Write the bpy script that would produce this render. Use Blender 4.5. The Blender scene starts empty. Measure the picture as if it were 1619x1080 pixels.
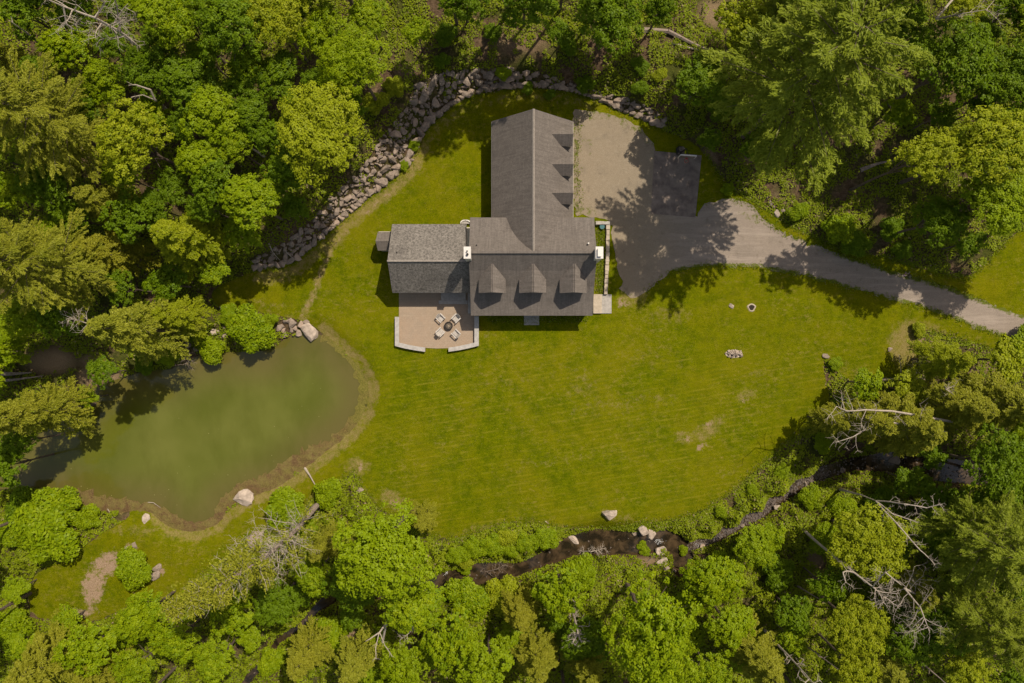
import bpy, bmesh, math, random
import numpy as np
from mathutils import Vector, Matrix
from mathutils.geometry import delaunay_2d_cdt
R = math.radians
random.seed(7)
rng = np.random.default_rng(7)
scene = bpy.context.scene
COL = scene.collection

# ------------------------------------------------------------------ camera, world, sun, exposure
H = 83.0                                   # the drone's height over the lawn
cam_d = bpy.data.cameras.new("camera"); cam = bpy.data.objects.new("camera", cam_d)
COL.objects.link(cam); scene.camera = cam
cam.location = (0, 0, H); cam.rotation_euler = (0, 0, 0)
cam_d.sensor_width = 36; cam_d.lens = 24; cam_d.clip_end = 2000; cam_d.clip_start = 1
ELEV = R(55)
sun_dir = Vector((-0.605*math.cos(ELEV), -0.796*math.cos(ELEV), -math.sin(ELEV)))   # the way the light travels
w = bpy.data.worlds.new("World"); scene.world = w; w.use_nodes = True
nt = w.node_tree; bgn = nt.nodes["Background"]
sk = nt.nodes.new("ShaderNodeTexSky"); sk.sky_type = 'NISHITA'; sk.sun_disc = False
sk.sun_elevation = ELEV; sk.sun_rotation = math.atan2(0.605, 0.796)
tn = nt.nodes.new("ShaderNodeMix"); tn.data_type = 'RGBA'; tn.blend_type = 'MULTIPLY'; tn.inputs[0].default_value = 1; tn.inputs[7].default_value = (1.0, 0.80, 0.60, 1)   # the photograph's warm white balance
nt.links.new(sk.outputs[0], tn.inputs[6]); nt.links.new(tn.outputs[2], bgn.inputs[0]); bgn.inputs[1].default_value = 0.15
sl = bpy.data.lights.new("sun", 'SUN'); so = bpy.data.objects.new("sun", sl); COL.objects.link(so)
sl.energy = 4.1; sl.angle = R(0.5); sl.color = (1.0, 0.90, 0.74)
so.rotation_euler = sun_dir.to_track_quat('-Z', 'Y').to_euler(); so.location = (40, 50, 120)
scene.view_settings.view_transform = 'Standard'; scene.view_settings.look = 'None'
scene.view_settings.exposure = 0.3; scene.view_settings.gamma = 1
scene.cycles.max_bounces = 6; scene.cycles.diffuse_bounces = 3; scene.cycles.glossy_bounces = 2
scene.cycles.transmission_bounces = 4; scene.cycles.use_denoising = True
scene.cycles.caustics_reflective = False; scene.cycles.caustics_refractive = False

# ------------------------------------------------------------------ measuring: a photo position and a height give a point in the place
F = 24/36*1619
def W(px, py, z=0.0):
    k = (H-z)/F
    return ((px-809.5)*k, (540-py)*k, z)
def P(pts, z=0.0): return np.array([W(a, b, z)[:2] for a, b in pts])

# ------------------------------------------------------------------ outlines
ROCK_IN = [(405,428),(450,422),(472,411),(505,382),(545,347),(585,312),(620,286),(650,256),(668,216),(690,191),(715,169),(740,153),(790,143),(850,139),(905,146),(935,156),(985,179),(1020,191),(1045,205)]
ROCK_OUT = [(398,408),(430,395),(458,380),(498,345),(525,312),(566,272),(588,245),(606,215),(630,185),(648,160),(656,133),(680,122),(710,113),(760,110),(800,110),(850,118),(905,128),(950,146),(1000,158),(1040,178),(1054,190)]
LAWN = [(340,455),(375,440)] + ROCK_IN + [(1110,232),(1150,296),(1200,325),(1250,360),(1330,392),(1400,408),(1480,432),(1530,440),(1560,415),(1600,370),(1650,345),
 (1650,585),(1560,548),(1500,530),(1470,523),(1445,520),(1455,555),(1445,590),(1400,602),(1345,603),(1318,580),(1302,563),(1304,600),(1314,640),(1290,670),(1240,702),(1200,737),(1160,777),(1110,810),(1060,824),(1000,828),(960,838),(900,836),(850,828),(800,827),(740,846),(700,856),(650,832),(600,806),(572,772),(562,745),(545,756),(512,772),(480,800),(440,830),(400,850),(370,880),(330,902),(300,930),(270,950),(230,945),(200,960),(150,985),(90,980),(50,975),(42,940),(60,900),(110,885),(150,850),(180,832),(205,818),
 (205,806),(238,808),(252,823),(273,836),(310,842),(345,829),(360,807),(396,786),(436,773),(486,739),(516,714),(549,689),(576,655),(586,615),(571,584),(539,551),(510,526),(480,506),(440,500),(400,490),(350,490),(333,470)]
POND = [(500,524),(532,545),(560,575),(580,612),(570,655),(545,686),(510,712),(478,738),(435,768),(395,784),(358,803),(345,825),(310,838),(275,832),(245,806),(205,806),(160,806),(125,792),(90,772),(40,770),(0,775),(-40,760),(-30,715),(55,690),(105,660),(130,630),(160,608),(220,588),(270,583),(310,562),(360,556),(430,556),(450,533)]
DRIVE = [(900,172),(935,176),(985,186),(1012,203),(1033,228),(1036,240),(1036,300),(1100,350),(1112,322),(1150,312),(1188,322),(1205,345),(1240,370),(1330,402),(1400,426),(1450,440),(1500,455),(1560,478),(1650,512),(1650,552),(1600,537),(1540,517),(1480,492),(1400,471),(1330,452),(1260,433),(1200,423),(1110,420),(1060,432),(1020,462),(1000,474),(986,462),(975,420),(968,380),(964,348),(935,342),(905,342)]
STREAM1 = [(1640,745,1.3),(1560,750,1.4),(1480,742,1.5),(1420,728,1.4),(1345,733,0.8),(1300,748,0.8),(1283,757,0.4),(1262,765,0.65),(1240,786,0.35),(1222,792,0.75),(1205,812,0.5),(1186,818,0.8),(1165,834,0.35),(1146,840,0.6),(1126,855,0.3),(1108,857,0.55),(1090,863,0.5),(1066,858,1.3),(1052,850,1.0),(1025,857,1.3),(985,858,1.5),(945,855,1.6),(905,862,1.3),(860,882,0.8),(815,900,0.8),(765,905,1.3),(715,916,1.2),(650,935,0.8),(580,935,1.0),(535,935,0.9),(500,962,0.5),(480,985,0.4),(440,1012,0.4),(425,1040,0.4),(395,1070,0.5),(370,1110,0.5)]
STREAM2 = [(1068,860,1.0),(1080,880,1.3),(1075,898,1.0)]
def stp(S, z=-1.1):
    return np.array([W(a, b, z)[:2] for a, b, c in S]), np.array([c for a, b, c in S])
ST1, SW1 = stp(STREAM1); ST2, SW2 = stp(STREAM2)
LAWN_W, POND_W, ROCK_W = P(LAWN), P(POND, -0.6), P(ROCK_IN)

def ss(x, a=0.0, b=1.0):
    t = np.clip((x-a)/(b-a), 0, 1); return t*t*(3-2*t)
def dist_line(p, poly, closed=False, wid=None):
    """distance to a polyline; with wid: distance minus the local half width"""
    n = len(poly); best = np.full(len(p), 1e9)
    for i in range(n if closed else n-1):
        a, b = poly[i], poly[(i+1) % n]; ab = b-a
        t = np.clip(((p-a)@ab)/max(ab@ab, 1e-9), 0, 1)
        d = np.hypot(*(p-(a+t[:, None]*ab)).T)
        if wid is not None: d = d-(wid[i]*(1-t)+wid[(i+1) % n]*t)
        best = np.minimum(best, d)
    return best
def inside(p, poly):
    x, y = p[:, 0], p[:, 1]; c = np.zeros(len(p), bool); n = len(poly); j = n-1
    for i in range(n):
        xi, yi = poly[i]; xj, yj = poly[j]
        if yi != yj:
            c ^= ((yi > y) != (yj > y)) & (x < (xj-xi)*(y-yi)/(yj-yi)+xi)
        j = i
    return c
_lat = rng.random((256, 256))
def vnoise(x, y, s):
    x = np.asarray(x)/s+1000; y = np.asarray(y)/s+1000
    xi = np.floor(x).astype(int); yi = np.floor(y).astype(int); fx = ss(x-xi); fy = ss(y-yi)
    g = lambda a, b: _lat[a % 256, b % 256]
    return (g(xi, yi)*(1-fx)+g(xi+1, yi)*fx)*(1-fy)+(g(xi, yi+1)*(1-fx)+g(xi+1, yi+1)*fx)*fy
def height(p):
    p = np.atleast_2d(np.asarray(p, float)); x, y = p[:, 0], p[:, 1]
    inl = inside(p, LAWN_W); d = dist_line(p, LAWN_W, True); out = np.where(inl, 0, d)
    fy = ss(y, 6, 12); near = 2.3-1.6*ss(x, 17, 24)
    near = near*ss(x, -38, -30)+0.5*(1-ss(x, -38, -30))
    h = fy*(near*ss(out, 0, 3.6)+0.09*np.maximum(out-3, 0)*(out < 60)+0.09*57*(out >= 60))
    h += np.where(inl, 0, ss(out, 0.5, 4)*(vnoise(x, y, 5)-0.5)*0.5)
    ip = inside(p, POND_W); dp = dist_line(p, POND_W, True)
    h = np.where(ip, -0.6-1.3*ss(dp, 0, 5), h-(0.6+np.maximum(h, 0)*0.6)*(1-ss(dp, 0, 2.4)))
    ds = np.minimum(dist_line(p, ST1, False, SW1), dist_line(p, ST2, False, SW2))
    k = 1-ss(ds, -0.9, 1.7)
    return h*(1-k)-1.5*k
def hz(x, y): return float(height([(x, y)])[0])
def G(px, py, dz=0.0):
    z = 0.0
    for _ in range(4):
        x, y, _z = W(px, py, z); z = hz(x, y)
    return (x, y, z+dz)
def Gv(pts):
    pts = np.asarray(pts, float); z = np.zeros(len(pts))
    for _ in range(3):
        k = (H-z)/F; xy = np.stack([(pts[:, 0]-809.5)*k, (540-pts[:, 1])*k], 1); z = height(xy)
    return xy, z
def to_px(xy, z):
    k = F/(H-z); return np.stack([xy[:, 0]*k+809.5, 540-xy[:, 1]*k], 1)

# ------------------------------------------------------------------ object helpers
def tag(o, label=None, cat=None, group=None, kind=None):
    if label: o["label"] = label
    if cat: o["category"] = cat
    if group: o["group"] = group
    if kind: o["kind"] = kind
    return o
def link(o, parent=None):
    COL.objects.link(o)
    if parent is not None: o.parent = parent
    return o
def empty(name, loc=(0, 0, 0), rz=0.0, label=None, cat=None, group=None):
    o = bpy.data.objects.new(name, None); o.location = loc; o.rotation_euler = (0, 0, rz)
    o.empty_display_size = 0.3
    return tag(link(o), label, cat, group)
def mobj(name, v, f, mat, parent=None, smooth=False):
    me = bpy.data.meshes.new(name); me.from_pydata([tuple(a) for a in v], [], [tuple(a) for a in f]); me.update()
    if smooth: me.polygons.foreach_set("use_smooth", [True]*len(me.polygons))
    for m in (mat if isinstance(mat, (list, tuple)) else [mat]): me.materials.append(m)
    return link(bpy.data.objects.new(name, me), parent)
class MB:
    """collects boxes, tubes and faces for ONE mesh"""
    def __init__(s): s.v = []; s.f = []
    def add(s, v, f):
        n = len(s.v); s.v += [tuple(a) for a in v]; s.f += [tuple(i+n for i in q) for q in f]; return s
    def box(s, x0, x1, y0, y1, z0, z1, M=None):
        v = [(x, y, z) for z in (z0, z1) for x, y in ((x0, y0), (x1, y0), (x1, y1), (x0, y1))]
        if M is not None: v = [tuple(M@Vector(a)) for a in v]
        return s.add(v, [(3, 2, 1, 0), (4, 5, 6, 7), (0, 1, 5, 4), (1, 2, 6, 5), (2, 3, 7, 6), (3, 0, 4, 7)])
    def tube(s, pts, rad, n=7):
        pts = [Vector(p) for p in pts]; V = []; Fc = []
        for i, p in enumerate(pts):
            d = (pts[min(i+1, len(pts)-1)]-pts[max(i-1, 0)]).normalized()
            a = d.orthogonal().normalized() if i == 0 else (a-d*a.dot(d)).normalized()
            b = d.cross(a)
            for k in range(n):
                t = 2*math.pi*k/n; V.append(p+(a*math.cos(t)+b*math.sin(t))*rad[i])
        for i in range(len(pts)-1):
            for k in range(n):
                Fc.append((i*n+k, i*n+(k+1) % n, (i+1)*n+(k+1) % n, (i+1)*n+k))
        Fc.append(tuple(range(n-1, -1, -1))); Fc.append(tuple(len(V)-n+k for k in range(n)))
        return s.add(V, Fc)
    def prism(s, poly, z0, z1):
        n = len(poly); v = [(x, y, z0) for x, y in poly]+[(x, y, z1) for x, y in poly]
        return s.add(v, [tuple(range(n-1, -1, -1)), tuple(range(n, 2*n))]+[(i, (i+1) % n, n+(i+1) % n, n+i) for i in range(n)])
    def slab(s, quad, t):
        """a plank: top face quad (ccw from above), thickness t below it along its normal"""
        q = [Vector(a) for a in quad]; nrm = (q[1]-q[0]).cross(q[-1]-q[0]).normalized(); n = len(q)
        v = q+[a-nrm*t for a in q]
        return s.add(v, [tuple(range(n)), tuple(range(2*n-1, n-1, -1))]+[((i+1) % n, i, n+i, n+(i+1) % n) for i in range(n)])
    def build(s, name, mat, parent=None, smooth=False, bevel=0.0):
        o = mobj(name, s.v, s.f, mat, parent, smooth)
        bm = bmesh.new(); bm.from_mesh(o.data); bmesh.ops.recalc_face_normals(bm, faces=bm.faces)
        if bevel: bmesh.ops.bevel(bm, geom=bm.edges[:], offset=bevel, segments=1, affect='EDGES', clamp_overlap=True)
        bm.to_mesh(o.data); bm.free()
        return o
def fast_mesh(name, V, nf, k, mats, tint=None, midx=None):
    """V (nf*k,3): nf separate k-gons"""
    me = bpy.data.meshes.new(name)
    me.vertices.add(len(V)); me.vertices.foreach_set("co", np.ascontiguousarray(V, np.float32).ravel())
    me.loops.add(nf*k); me.loops.foreach_set("vertex_index", np.arange(nf*k, dtype=np.int32))
    me.polygons.add(nf); me.polygons.foreach_set("loop_start", np.arange(0, nf*k, k, dtype=np.int32))
    try: me.polygons.foreach_set("loop_total", np.full(nf, k, np.int32))
    except Exception: pass
    for m in mats: me.materials.append(m)
    if midx is not None: me.polygons.foreach_set("material_index", np.asarray(midx, np.int32))
    if tint is not None:
        a = me.attributes.new("tint", 'FLOAT', 'FACE'); a.data.foreach_set("value", np.asarray(tint, np.float32))
    me.update(calc_edges=True); me.validate()
    return me

# ------------------------------------------------------------------ materials
class NB:
    def __init__(s, name):
        s.m = bpy.data.materials.new(name); s.m.use_nodes = True; s.t = s.m.node_tree; s.t.nodes.clear()
        s.out = s.n("ShaderNodeOutputMaterial")
    def n(s, k, **kw):
        o = s.t.nodes.new(k)
        for a, b in kw.items(): setattr(o, a, b)
        return o
    def l(s, a, b): s.t.links.new(a, b)
    def val(s, sock, v):
        if isinstance(v, bpy.types.NodeSocket): s.l(v, sock)
        elif isinstance(v, (tuple, list)) and len(v) == 3 and sock.type == 'RGBA': sock.default_value = (*v, 1)
        else: sock.default_value = v
    def coord(s, which="Object"): return s.n("ShaderNodeTexCoord").outputs[which]
    def noise(s, scale, detail=4, rough=0.6, vec=None, dist=0.0, out="Fac"):
        o = s.n("ShaderNodeTexNoise"); o.inputs["Scale"].default_value = scale; o.inputs["Detail"].default_value = detail
        o.inputs["Roughness"].default_value = rough; o.inputs["Distortion"].default_value = dist
        if vec is not None: s.l(vec, o.inputs["Vector"])
        return o.outputs[out]
    def vor(s, scale, vec=None, feat='F1', out="Distance", rnd=1.0):
        o = s.n("ShaderNodeTexVoronoi"); o.feature = feat; o.inputs["Scale"].default_value = scale; o.inputs["Randomness"].default_value = rnd
        if vec is not None: s.l(vec, o.inputs["Vector"])
        return o.outputs[out]
    def map(s, v, a, b, c=0.0, d=1.0, smooth=False):
        o = s.n("ShaderNodeMapRange"); o.clamp = True
        if smooth: o.interpolation_type = 'SMOOTHSTEP'
        for i, q in enumerate((v, a, b, c, d)): s.val(o.inputs[i], q)
        return o.outputs[0]
    def mix(s, fac, a, b, mode='MIX'):
        o = s.n("ShaderNodeMix", data_type='RGBA', blend_type=mode)
        s.val(o.inputs[0], fac); s.val(o.inputs[6], a); s.val(o.inputs[7], b); return o.outputs[2]
    def math(s, op, a, b=0.0):
        o = s.n("ShaderNodeMath", operation=op); s.val(o.inputs[0], a); s.val(o.inputs[1], b); return o.outputs[0]
    def scl(s, vec, sc, rot=(0, 0, 0)):
        o = s.n("ShaderNodeMapping"); s.l(vec, o.inputs[0]); o.inputs["Scale"].default_value = sc; o.inputs["Rotation"].default_value = rot
        return o.outputs[0]
    def attr(s, name, out="Fac"):
        o = s.n("ShaderNodeAttribute"); o.attribute_name = name; return o.outputs[out]
    def bump(s, h, strength=0.5, dist=0.05):
        o = s.n("ShaderNodeBump"); s.l(h, o.inputs["Height"]); o.inputs["Strength"].default_value = strength; o.inputs["Distance"].default_value = dist
        return o.outputs[0]
    def done(s, col, rough=0.9, nrm=None, spec=0.3, metal=0.0):
        b = s.n("ShaderNodeBsdfPrincipled"); s.val(b.inputs["Base Color"], col); s.val(b.inputs["Roughness"], rough)
        b.inputs["Specular IOR Level"].default_value = spec; b.inputs["Metallic"].default_value = metal
        if nrm is not None: s.l(nrm, b.inputs["Normal"])
        s.l(b.outputs[0], s.out.inputs[0]); return s.m

def mat_plain(name, c, rough=0.7, var=0.15, scale=6, spec=0.3, metal=0.0):
    b = NB(name); co = b.coord(); n = b.noise(scale, 5, 0.6, co)
    c2 = tuple(x*(1-var*2) for x in c); c1 = tuple(min(1, x*(1+var)) for x in c)
    return b.done(b.mix(b.map(n, 0.3, 0.7), c2, c1), rough, b.bump(n, 0.2, 0.02), spec, metal)
def mat_leaf(name, c1, c2, c3, trans=0.38, gloss=0.008):
    """c1..c2 follow the leaf's own tint, c3 tints whole crowns"""
    b = NB(name); t = b.attr("tint"); oi = b.n("ShaderNodeObjectInfo").outputs["Random"]
    col = b.mix(t, c1, c2)
    big = b.noise(0.35, 2, 0.5, b.coord())
    col = b.mix(b.math('MULTIPLY', b.map(b.math('ADD', oi, big), 0.5, 1.5), 0.8), col, c3)
    d = b.n("ShaderNodeBsdfDiffuse"); b.l(col, d.inputs[0])
    tr = b.n("ShaderNodeBsdfTranslucent"); b.l(b.mix(0.35, col, (0.14, 0.21, 0.005)), tr.inputs[0])
    g = b.n("ShaderNodeBsdfGlossy"); g.inputs["Roughness"].default_value = 0.5; g.inputs[0].default_value = (1, 1, 0.9, 1)
    m1 = b.n("ShaderNodeMixShader"); m1.inputs[0].default_value = trans; b.l(d.outputs[0], m1.inputs[1]); b.l(tr.outputs[0], m1.inputs[2])
    m2 = b.n("ShaderNodeMixShader"); m2.inputs[0].default_value = gloss; b.l(m1.outputs[0], m2.inputs[1]); b.l(g.outputs[0], m2.inputs[2])
    b.l(m2.outputs[0], b.out.inputs[0]); return b.m

def m_ground():
    b = NB("forest_floor"); co = b.coord()
    n1 = b.noise(0.25, 5, 0.6, co); n2 = b.noise(3.0, 6, 0.7, co); n3 = b.noise(14, 3, 0.7, co)
    c = b.mix(b.map(n2, 0.35, 0.65), (0.055, 0.034, 0.018), (0.15, 0.10, 0.06))
    c = b.mix(b.map(n1, 0.42, 0.60), c, b.mix(b.map(n2, 0.3, 0.7), (0.030, 0.040, 0.006), (0.085, 0.09, 0.014)))
    c = b.mix(b.map(n3, 0.62, 0.72), c, (0.24, 0.17, 0.11))
    c = b.mix(b.attr("tan"), c, b.mix(b.map(n3, 0.35, 0.65), (0.20, 0.13, 0.075), (0.30, 0.22, 0.13)))
    c = b.mix(b.attr("bed"), c, (0.05, 0.03, 0.015))
    return b.done(c, 0.95, b.bump(b.noise(5, 8, 0.75, co), 0.8, 0.25), 0.1)
def m_lawn():
    b = NB("lawn_grass"); co = b.coord()
    sx = b.scl(co, (0.5, 2.2, 1), (0, 0, R(-8)))
    n1 = b.noise(0.22, 4, 0.6, co); n2 = b.noise(2.6, 7, 0.75, sx); n3 = b.noise(9, 4, 0.8, co); n4 = b.noise(0.9, 9, 0.82, co)
    c = b.mix(b.map(n4, 0.40, 0.60), (0.070, 0.098, 0.0006), (0.132, 0.150, 0.0008))
    c = b.mix(b.math('MULTIPLY', b.map(n1, 0.42, 0.66), 0.6), c, (0.158, 0.152, 0.002))
    c = b.mix(b.math('MULTIPLY', b.map(n2, 0.50, 0.72), 0.55), c, (0.205, 0.192, 0.008))
    c = b.mix(b.math('MULTIPLY', b.map(n3, 0.52, 0.33), 0.8), c, (0.036, 0.046, 0.0008))
    c = b.mix(b.math('MULTIPLY', b.map(b.noise(0.45, 5, 0.7, co), 0.5, 0.36), 0.30), c, (0.050, 0.070, 0.0008))
    c = b.mix(b.math('MULTIPLY', b.map(b.noise(6, 5, 0.85, b.scl(co, (1.1, .9, 1))), 0.54, 0.68), 0.6), c, (0.225, 0.190, 0.020))
    sp = b.vor(2.3, co); c = b.mix(b.map(sp, 0.10, 0.04, 0, 0.7), c, (0.30, 0.25, 0.08))
    tn_ = b.math('MULTIPLY', b.map(b.noise(1.5, 9, 0.85, b.scl(co, (0.8, 1.2, 1), (0, 0, R(-8)))), 0.52, 0.64), b.map(b.noise(0.10, 3, 0.6, co), 0.40, 0.58))
    c = b.mix(b.math('MULTIPLY', tn_, 0.75), c, (0.250, 0.190, 0.050))
    c = b.mix(b.math('MULTIPLY', b.map(b.noise(0.12, 5, 0.7, co), 0.46, 0.62), 0.40), c, (0.170, 0.152, 0.004))
    # mowing lines
    wv = b.n("ShaderNodeTexWave"); wv.wave_type = 'BANDS'; wv.bands_direction = 'Y'; wv.inputs["Scale"].default_value = 0.32
    wv.inputs["Distortion"].default_value = 3.0; wv.inputs["Detail"].default_value = 3; wv.inputs["Detail Scale"].default_value = 0.10
    b.l(b.scl(co, (1, 1, 1), (0, 0, R(-9))), wv.inputs["Vector"])
    ln = b.math('MULTIPLY', b.map(wv.outputs["Fac"], 0.80, 0.99), b.map(b.noise(1.3, 6, 0.75, b.scl(co, (0.35, 1, 1))), 0.46, 0.62))
    c = b.mix(b.math('MULTIPLY', b.math('MULTIPLY', ln, b.attr("mow")), 0.45), c, (0.23, 0.20, 0.02))
    w2 = b.n("ShaderNodeTexWave"); w2.wave_type = 'BANDS'; w2.bands_direction = 'Y'; w2.inputs["Scale"].default_value = 0.62
    w2.inputs["Distortion"].default_value = 4.5; w2.inputs["Detail"].default_value = 5; w2.inputs["Detail Scale"].default_value = 0.35
    b.l(b.scl(co, (1, 1, 1), (0, 0, R(-11))), w2.inputs["Vector"])
    wide = b.math('MULTIPLY', b.math('MULTIPLY', b.map(w2.outputs["Fac"], 0.2, 0.8), b.math('MULTIPLY', b.attr("mow"), b.map(b.noise(0.35, 4, 0.6, co), 0.38, 0.62))), 0.38)
    c = b.mix(wide, c, (0.07, 0.095, 0.002))
    dry = b.map(b.math('ADD', b.attr("dry"), b.math('MULTIPLY', b.math('SUBTRACT', b.noise(1.1, 8, 0.8, co), 0.5), 2.6)), 0.46, 0.95)
    c = b.mix(b.math('MULTIPLY', dry, 0.9), c, b.mix(b.map(n3, 0.35, 0.65), (0.155, 0.115, 0.030), (0.29, 0.23, 0.095)))
    bare = b.map(b.math('ADD', b.attr("bare"), b.math('MULTIPLY', b.math('SUBTRACT', b.noise(1.1, 8, 0.8, co), 0.5), 3.0)), 0.5, 0.85)
    c = b.mix(bare, c, b.mix(b.map(n3, 0.35, 0.65), (0.21, 0.14, 0.085), (0.36, 0.26, 0.18)))
    return b.done(c, 0.95, b.bump(b.noise(11, 6, 0.8, co), 0.8, 0.12), 0.0)
def m_gravel():
    b = NB("gravel"); co = b.coord()
    n1 = b.noise(0.3, 4, 0.6, co); n2 = b.noise(14, 5, 0.8, co); n3 = b.noise(2.2, 7, 0.8, co)
    lf = b.attr("tan")
    c = b.mix(b.map(n2, 0.35, 0.65), (0.150, 0.120, 0.098), (0.320, 0.262, 0.214))
    c2 = b.mix(b.map(n2, 0.33, 0.67), (0.150, 0.118, 0.082), (0.32, 0.26, 0.185))
    c = b.mix(lf, c, c2)
    c = b.mix(b.math('MULTIPLY', b.map(n3, 0.5, 0.75), 0.5), c, (0.33, 0.28, 0.21))
    c = b.mix(b.math('MULTIPLY', b.map(n1, 0.55, 0.75), 0.4), c, (0.13, 0.11, 0.09))
    tr = b.noise(1.0, 5, 0.7, b.scl(co, (0.12, 1.3, 1), (0, 0, R(18)))); c = b.mix(b.math('MULTIPLY', b.map(tr, 0.48, 0.64), b.math('MULTIPLY', b.math('SUBTRACT', 1.0, lf), 0.45)), c, (0.36, 0.30, 0.25))
    c = b.mix(b.math('MULTIPLY', b.map(b.noise(0.9, 8, 0.8, co), 0.44, 0.34), 0.5), c, (0.11, 0.088, 0.065))
    gr = b.map(b.math('ADD', b.attr("weed"), b.math('MULTIPLY', b.math('SUBTRACT', b.noise(1.3, 8, 0.8, co), 0.5), 2.6)), 0.55, 0.85)
    c = b.mix(gr, c, b.mix(b.map(n2, 0.3, 0.7), (0.06, 0.08, 0.004), (0.13, 0.14, 0.02)))
    return b.done(c, 0.95, b.bump(n2, 0.6, 0.05), 0.15)
def m_court():
    b = NB("asphalt"); co = b.coord(); n = b.noise(0.9, 5, 0.65, co); n2 = b.noise(20, 3, 0.7, co)
    c = b.mix(b.map(n, 0.35, 0.65), (0.120, 0.092, 0.079), (0.225, 0.178, 0.148)); c = b.mix(b.math('MULTIPLY', b.map(n2, 0.5, 0.7), 0.3), c, (0.22, 0.2, 0.18))
    return b.done(c, 0.9, b.bump(n2, 0.3, 0.02), 0.2)
def m_patio():
    b = NB("patio_paving"); co = b.coord()
    n = b.noise(0.8, 5, 0.7, co); n2 = b.noise(9, 4, 0.7, co)
    br = b.n("ShaderNodeTexBrick"); b.l(co, br.inputs["Vector"]); br.inputs["Scale"].default_value = 1.0
    br.inputs["Brick Width"].default_value = 0.45; br.inputs["Row Height"].default_value = 0.3; br.inputs["Mortar Size"].default_value = 0.012
    br.inputs["Color1"].default_value = (0.27, 0.21, 0.155, 1); br.inputs["Color2"].default_value = (0.315, 0.245, 0.182, 1); br.inputs["Mortar"].default_value = (0.25, 0.18, 0.12, 1)
    c = b.mix(b.map(n, 0.35, 0.7), br.outputs[0], (0.30, 0.22, 0.155)); c = b.mix(b.math('MULTIPLY', b.map(n2, 0.5, 0.8), 0.4), c, (0.50, 0.39, 0.29))
    return b.done(c, 0.85, b.bump(br.outputs["Fac"], -0.3, 0.01), 0.2)
def m_roof(name, c1, c2, mott, axis=0, mscale=5.0):
    """asphalt shingles: thin courses across the slope, weathering streaks down it"""
    b = NB(name); co = b.coord()
    st = b.noise(1.0, 6, 0.75, b.scl(co, (5, 0.35, 0.35) if axis == 0 else (0.35, 5, 0.35)))
    pt = b.noise(0.5, 4, 0.6, co); sm = b.noise(mscale, 5, 0.85, co)
    c = b.mix(b.map(st, 0.3, 0.7), c1, c2)
    br = b.n("ShaderNodeTexBrick"); br.inputs["Scale"].default_value = 1.0; br.inputs["Brick Width"].default_value = 0.33; br.inputs["Row Height"].default_value = 0.15
    br.inputs["Mortar Size"].default_value = 0.012
    b.l(b.scl(co, (1, 1.3, 1), (0, 0, 0 if axis == 0 else R(90))), br.inputs["Vector"])
    br.inputs["Color1"].default_value = (0.8, 0.8, 0.8, 1); br.inputs["Color2"].default_value = (1.15, 1.15, 1.15, 1); br.inputs["Mortar"].default_value = (0.55, 0.55, 0.55, 1)
    c = b.mix(0.6, c, br.outputs[0], 'MULTIPLY')
    c = b.mix(b.math('MULTIPLY', b.map(sm, 0.42, 0.6), mott), c, tuple(x*2.0 for x in c2))
    c = b.mix(b.math('MULTIPLY', b.map(pt, 0.5, 0.7), 0.35), c, tuple(x*0.8 for x in c1))
    return b.done(c, 0.9, b.bump(b.math('ADD', br.outputs["Fac"], sm), -0.4, 0.03), 0.2)
def m_siding():
    b = NB("clapboard"); co = b.coord()
    wv = b.n("ShaderNodeTexWave"); wv.wave_type = 'BANDS'; wv.bands_direction = 'Z'; wv.wave_profile = 'SAW'; wv.inputs["Scale"].default_value = 2.2; b.l(co, wv.inputs[0])
    c = b.mix(b.map(b.noise(3, 4, 0.6, co), 0.3, 0.7), (0.42, 0.37, 0.29), (0.52, 0.47, 0.38))
    return b.done(c, 0.7, b.bump(wv.outputs["Fac"], 0.6, 0.03))
def m_rock():
    b = NB("boulder_stone"); co = b.coord(); oi = b.n("ShaderNodeObjectInfo").outputs["Random"]
    n = b.noise(2.2, 7, 0.7, co); n2 = b.noise(11, 5, 0.75, co)
    c = b.mix(b.map(n, 0.35, 0.65), (0.135, 0.105, 0.082), (0.35, 0.275, 0.215))
    c = b.mix(b.map(oi, 0.0, 1.0, 0.0, 0.55), c, (0.26, 0.205, 0.165))
    c = b.mix(b.map(oi, 0.80, 0.95, 0.0, 0.7), c, (0.38, 0.28, 0.21))
    c = b.mix(b.math('MULTIPLY', b.map(n2, 0.55, 0.7), 0.6), c, (0.44, 0.37, 0.31))
    c = b.mix(b.math('MULTIPLY', b.map(n2, 0.42, 0.3), 0.5), c, (0.07, 0.065, 0.05))
    return b.done(c, 0.9, b.bump(n2, 0.6, 0.06), 0.2)
def m_bark(name, c1, c2):
    b = NB(name); co = b.coord(); n = b.noise(4, 6, 0.7, b.scl(co, (3, 3, 0.7)))
    return b.done(b.mix(b.map(n, 0.35, 0.65), c1, c2), 0.95, b.bump(n, 0.8, 0.05), 0.1)
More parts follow.
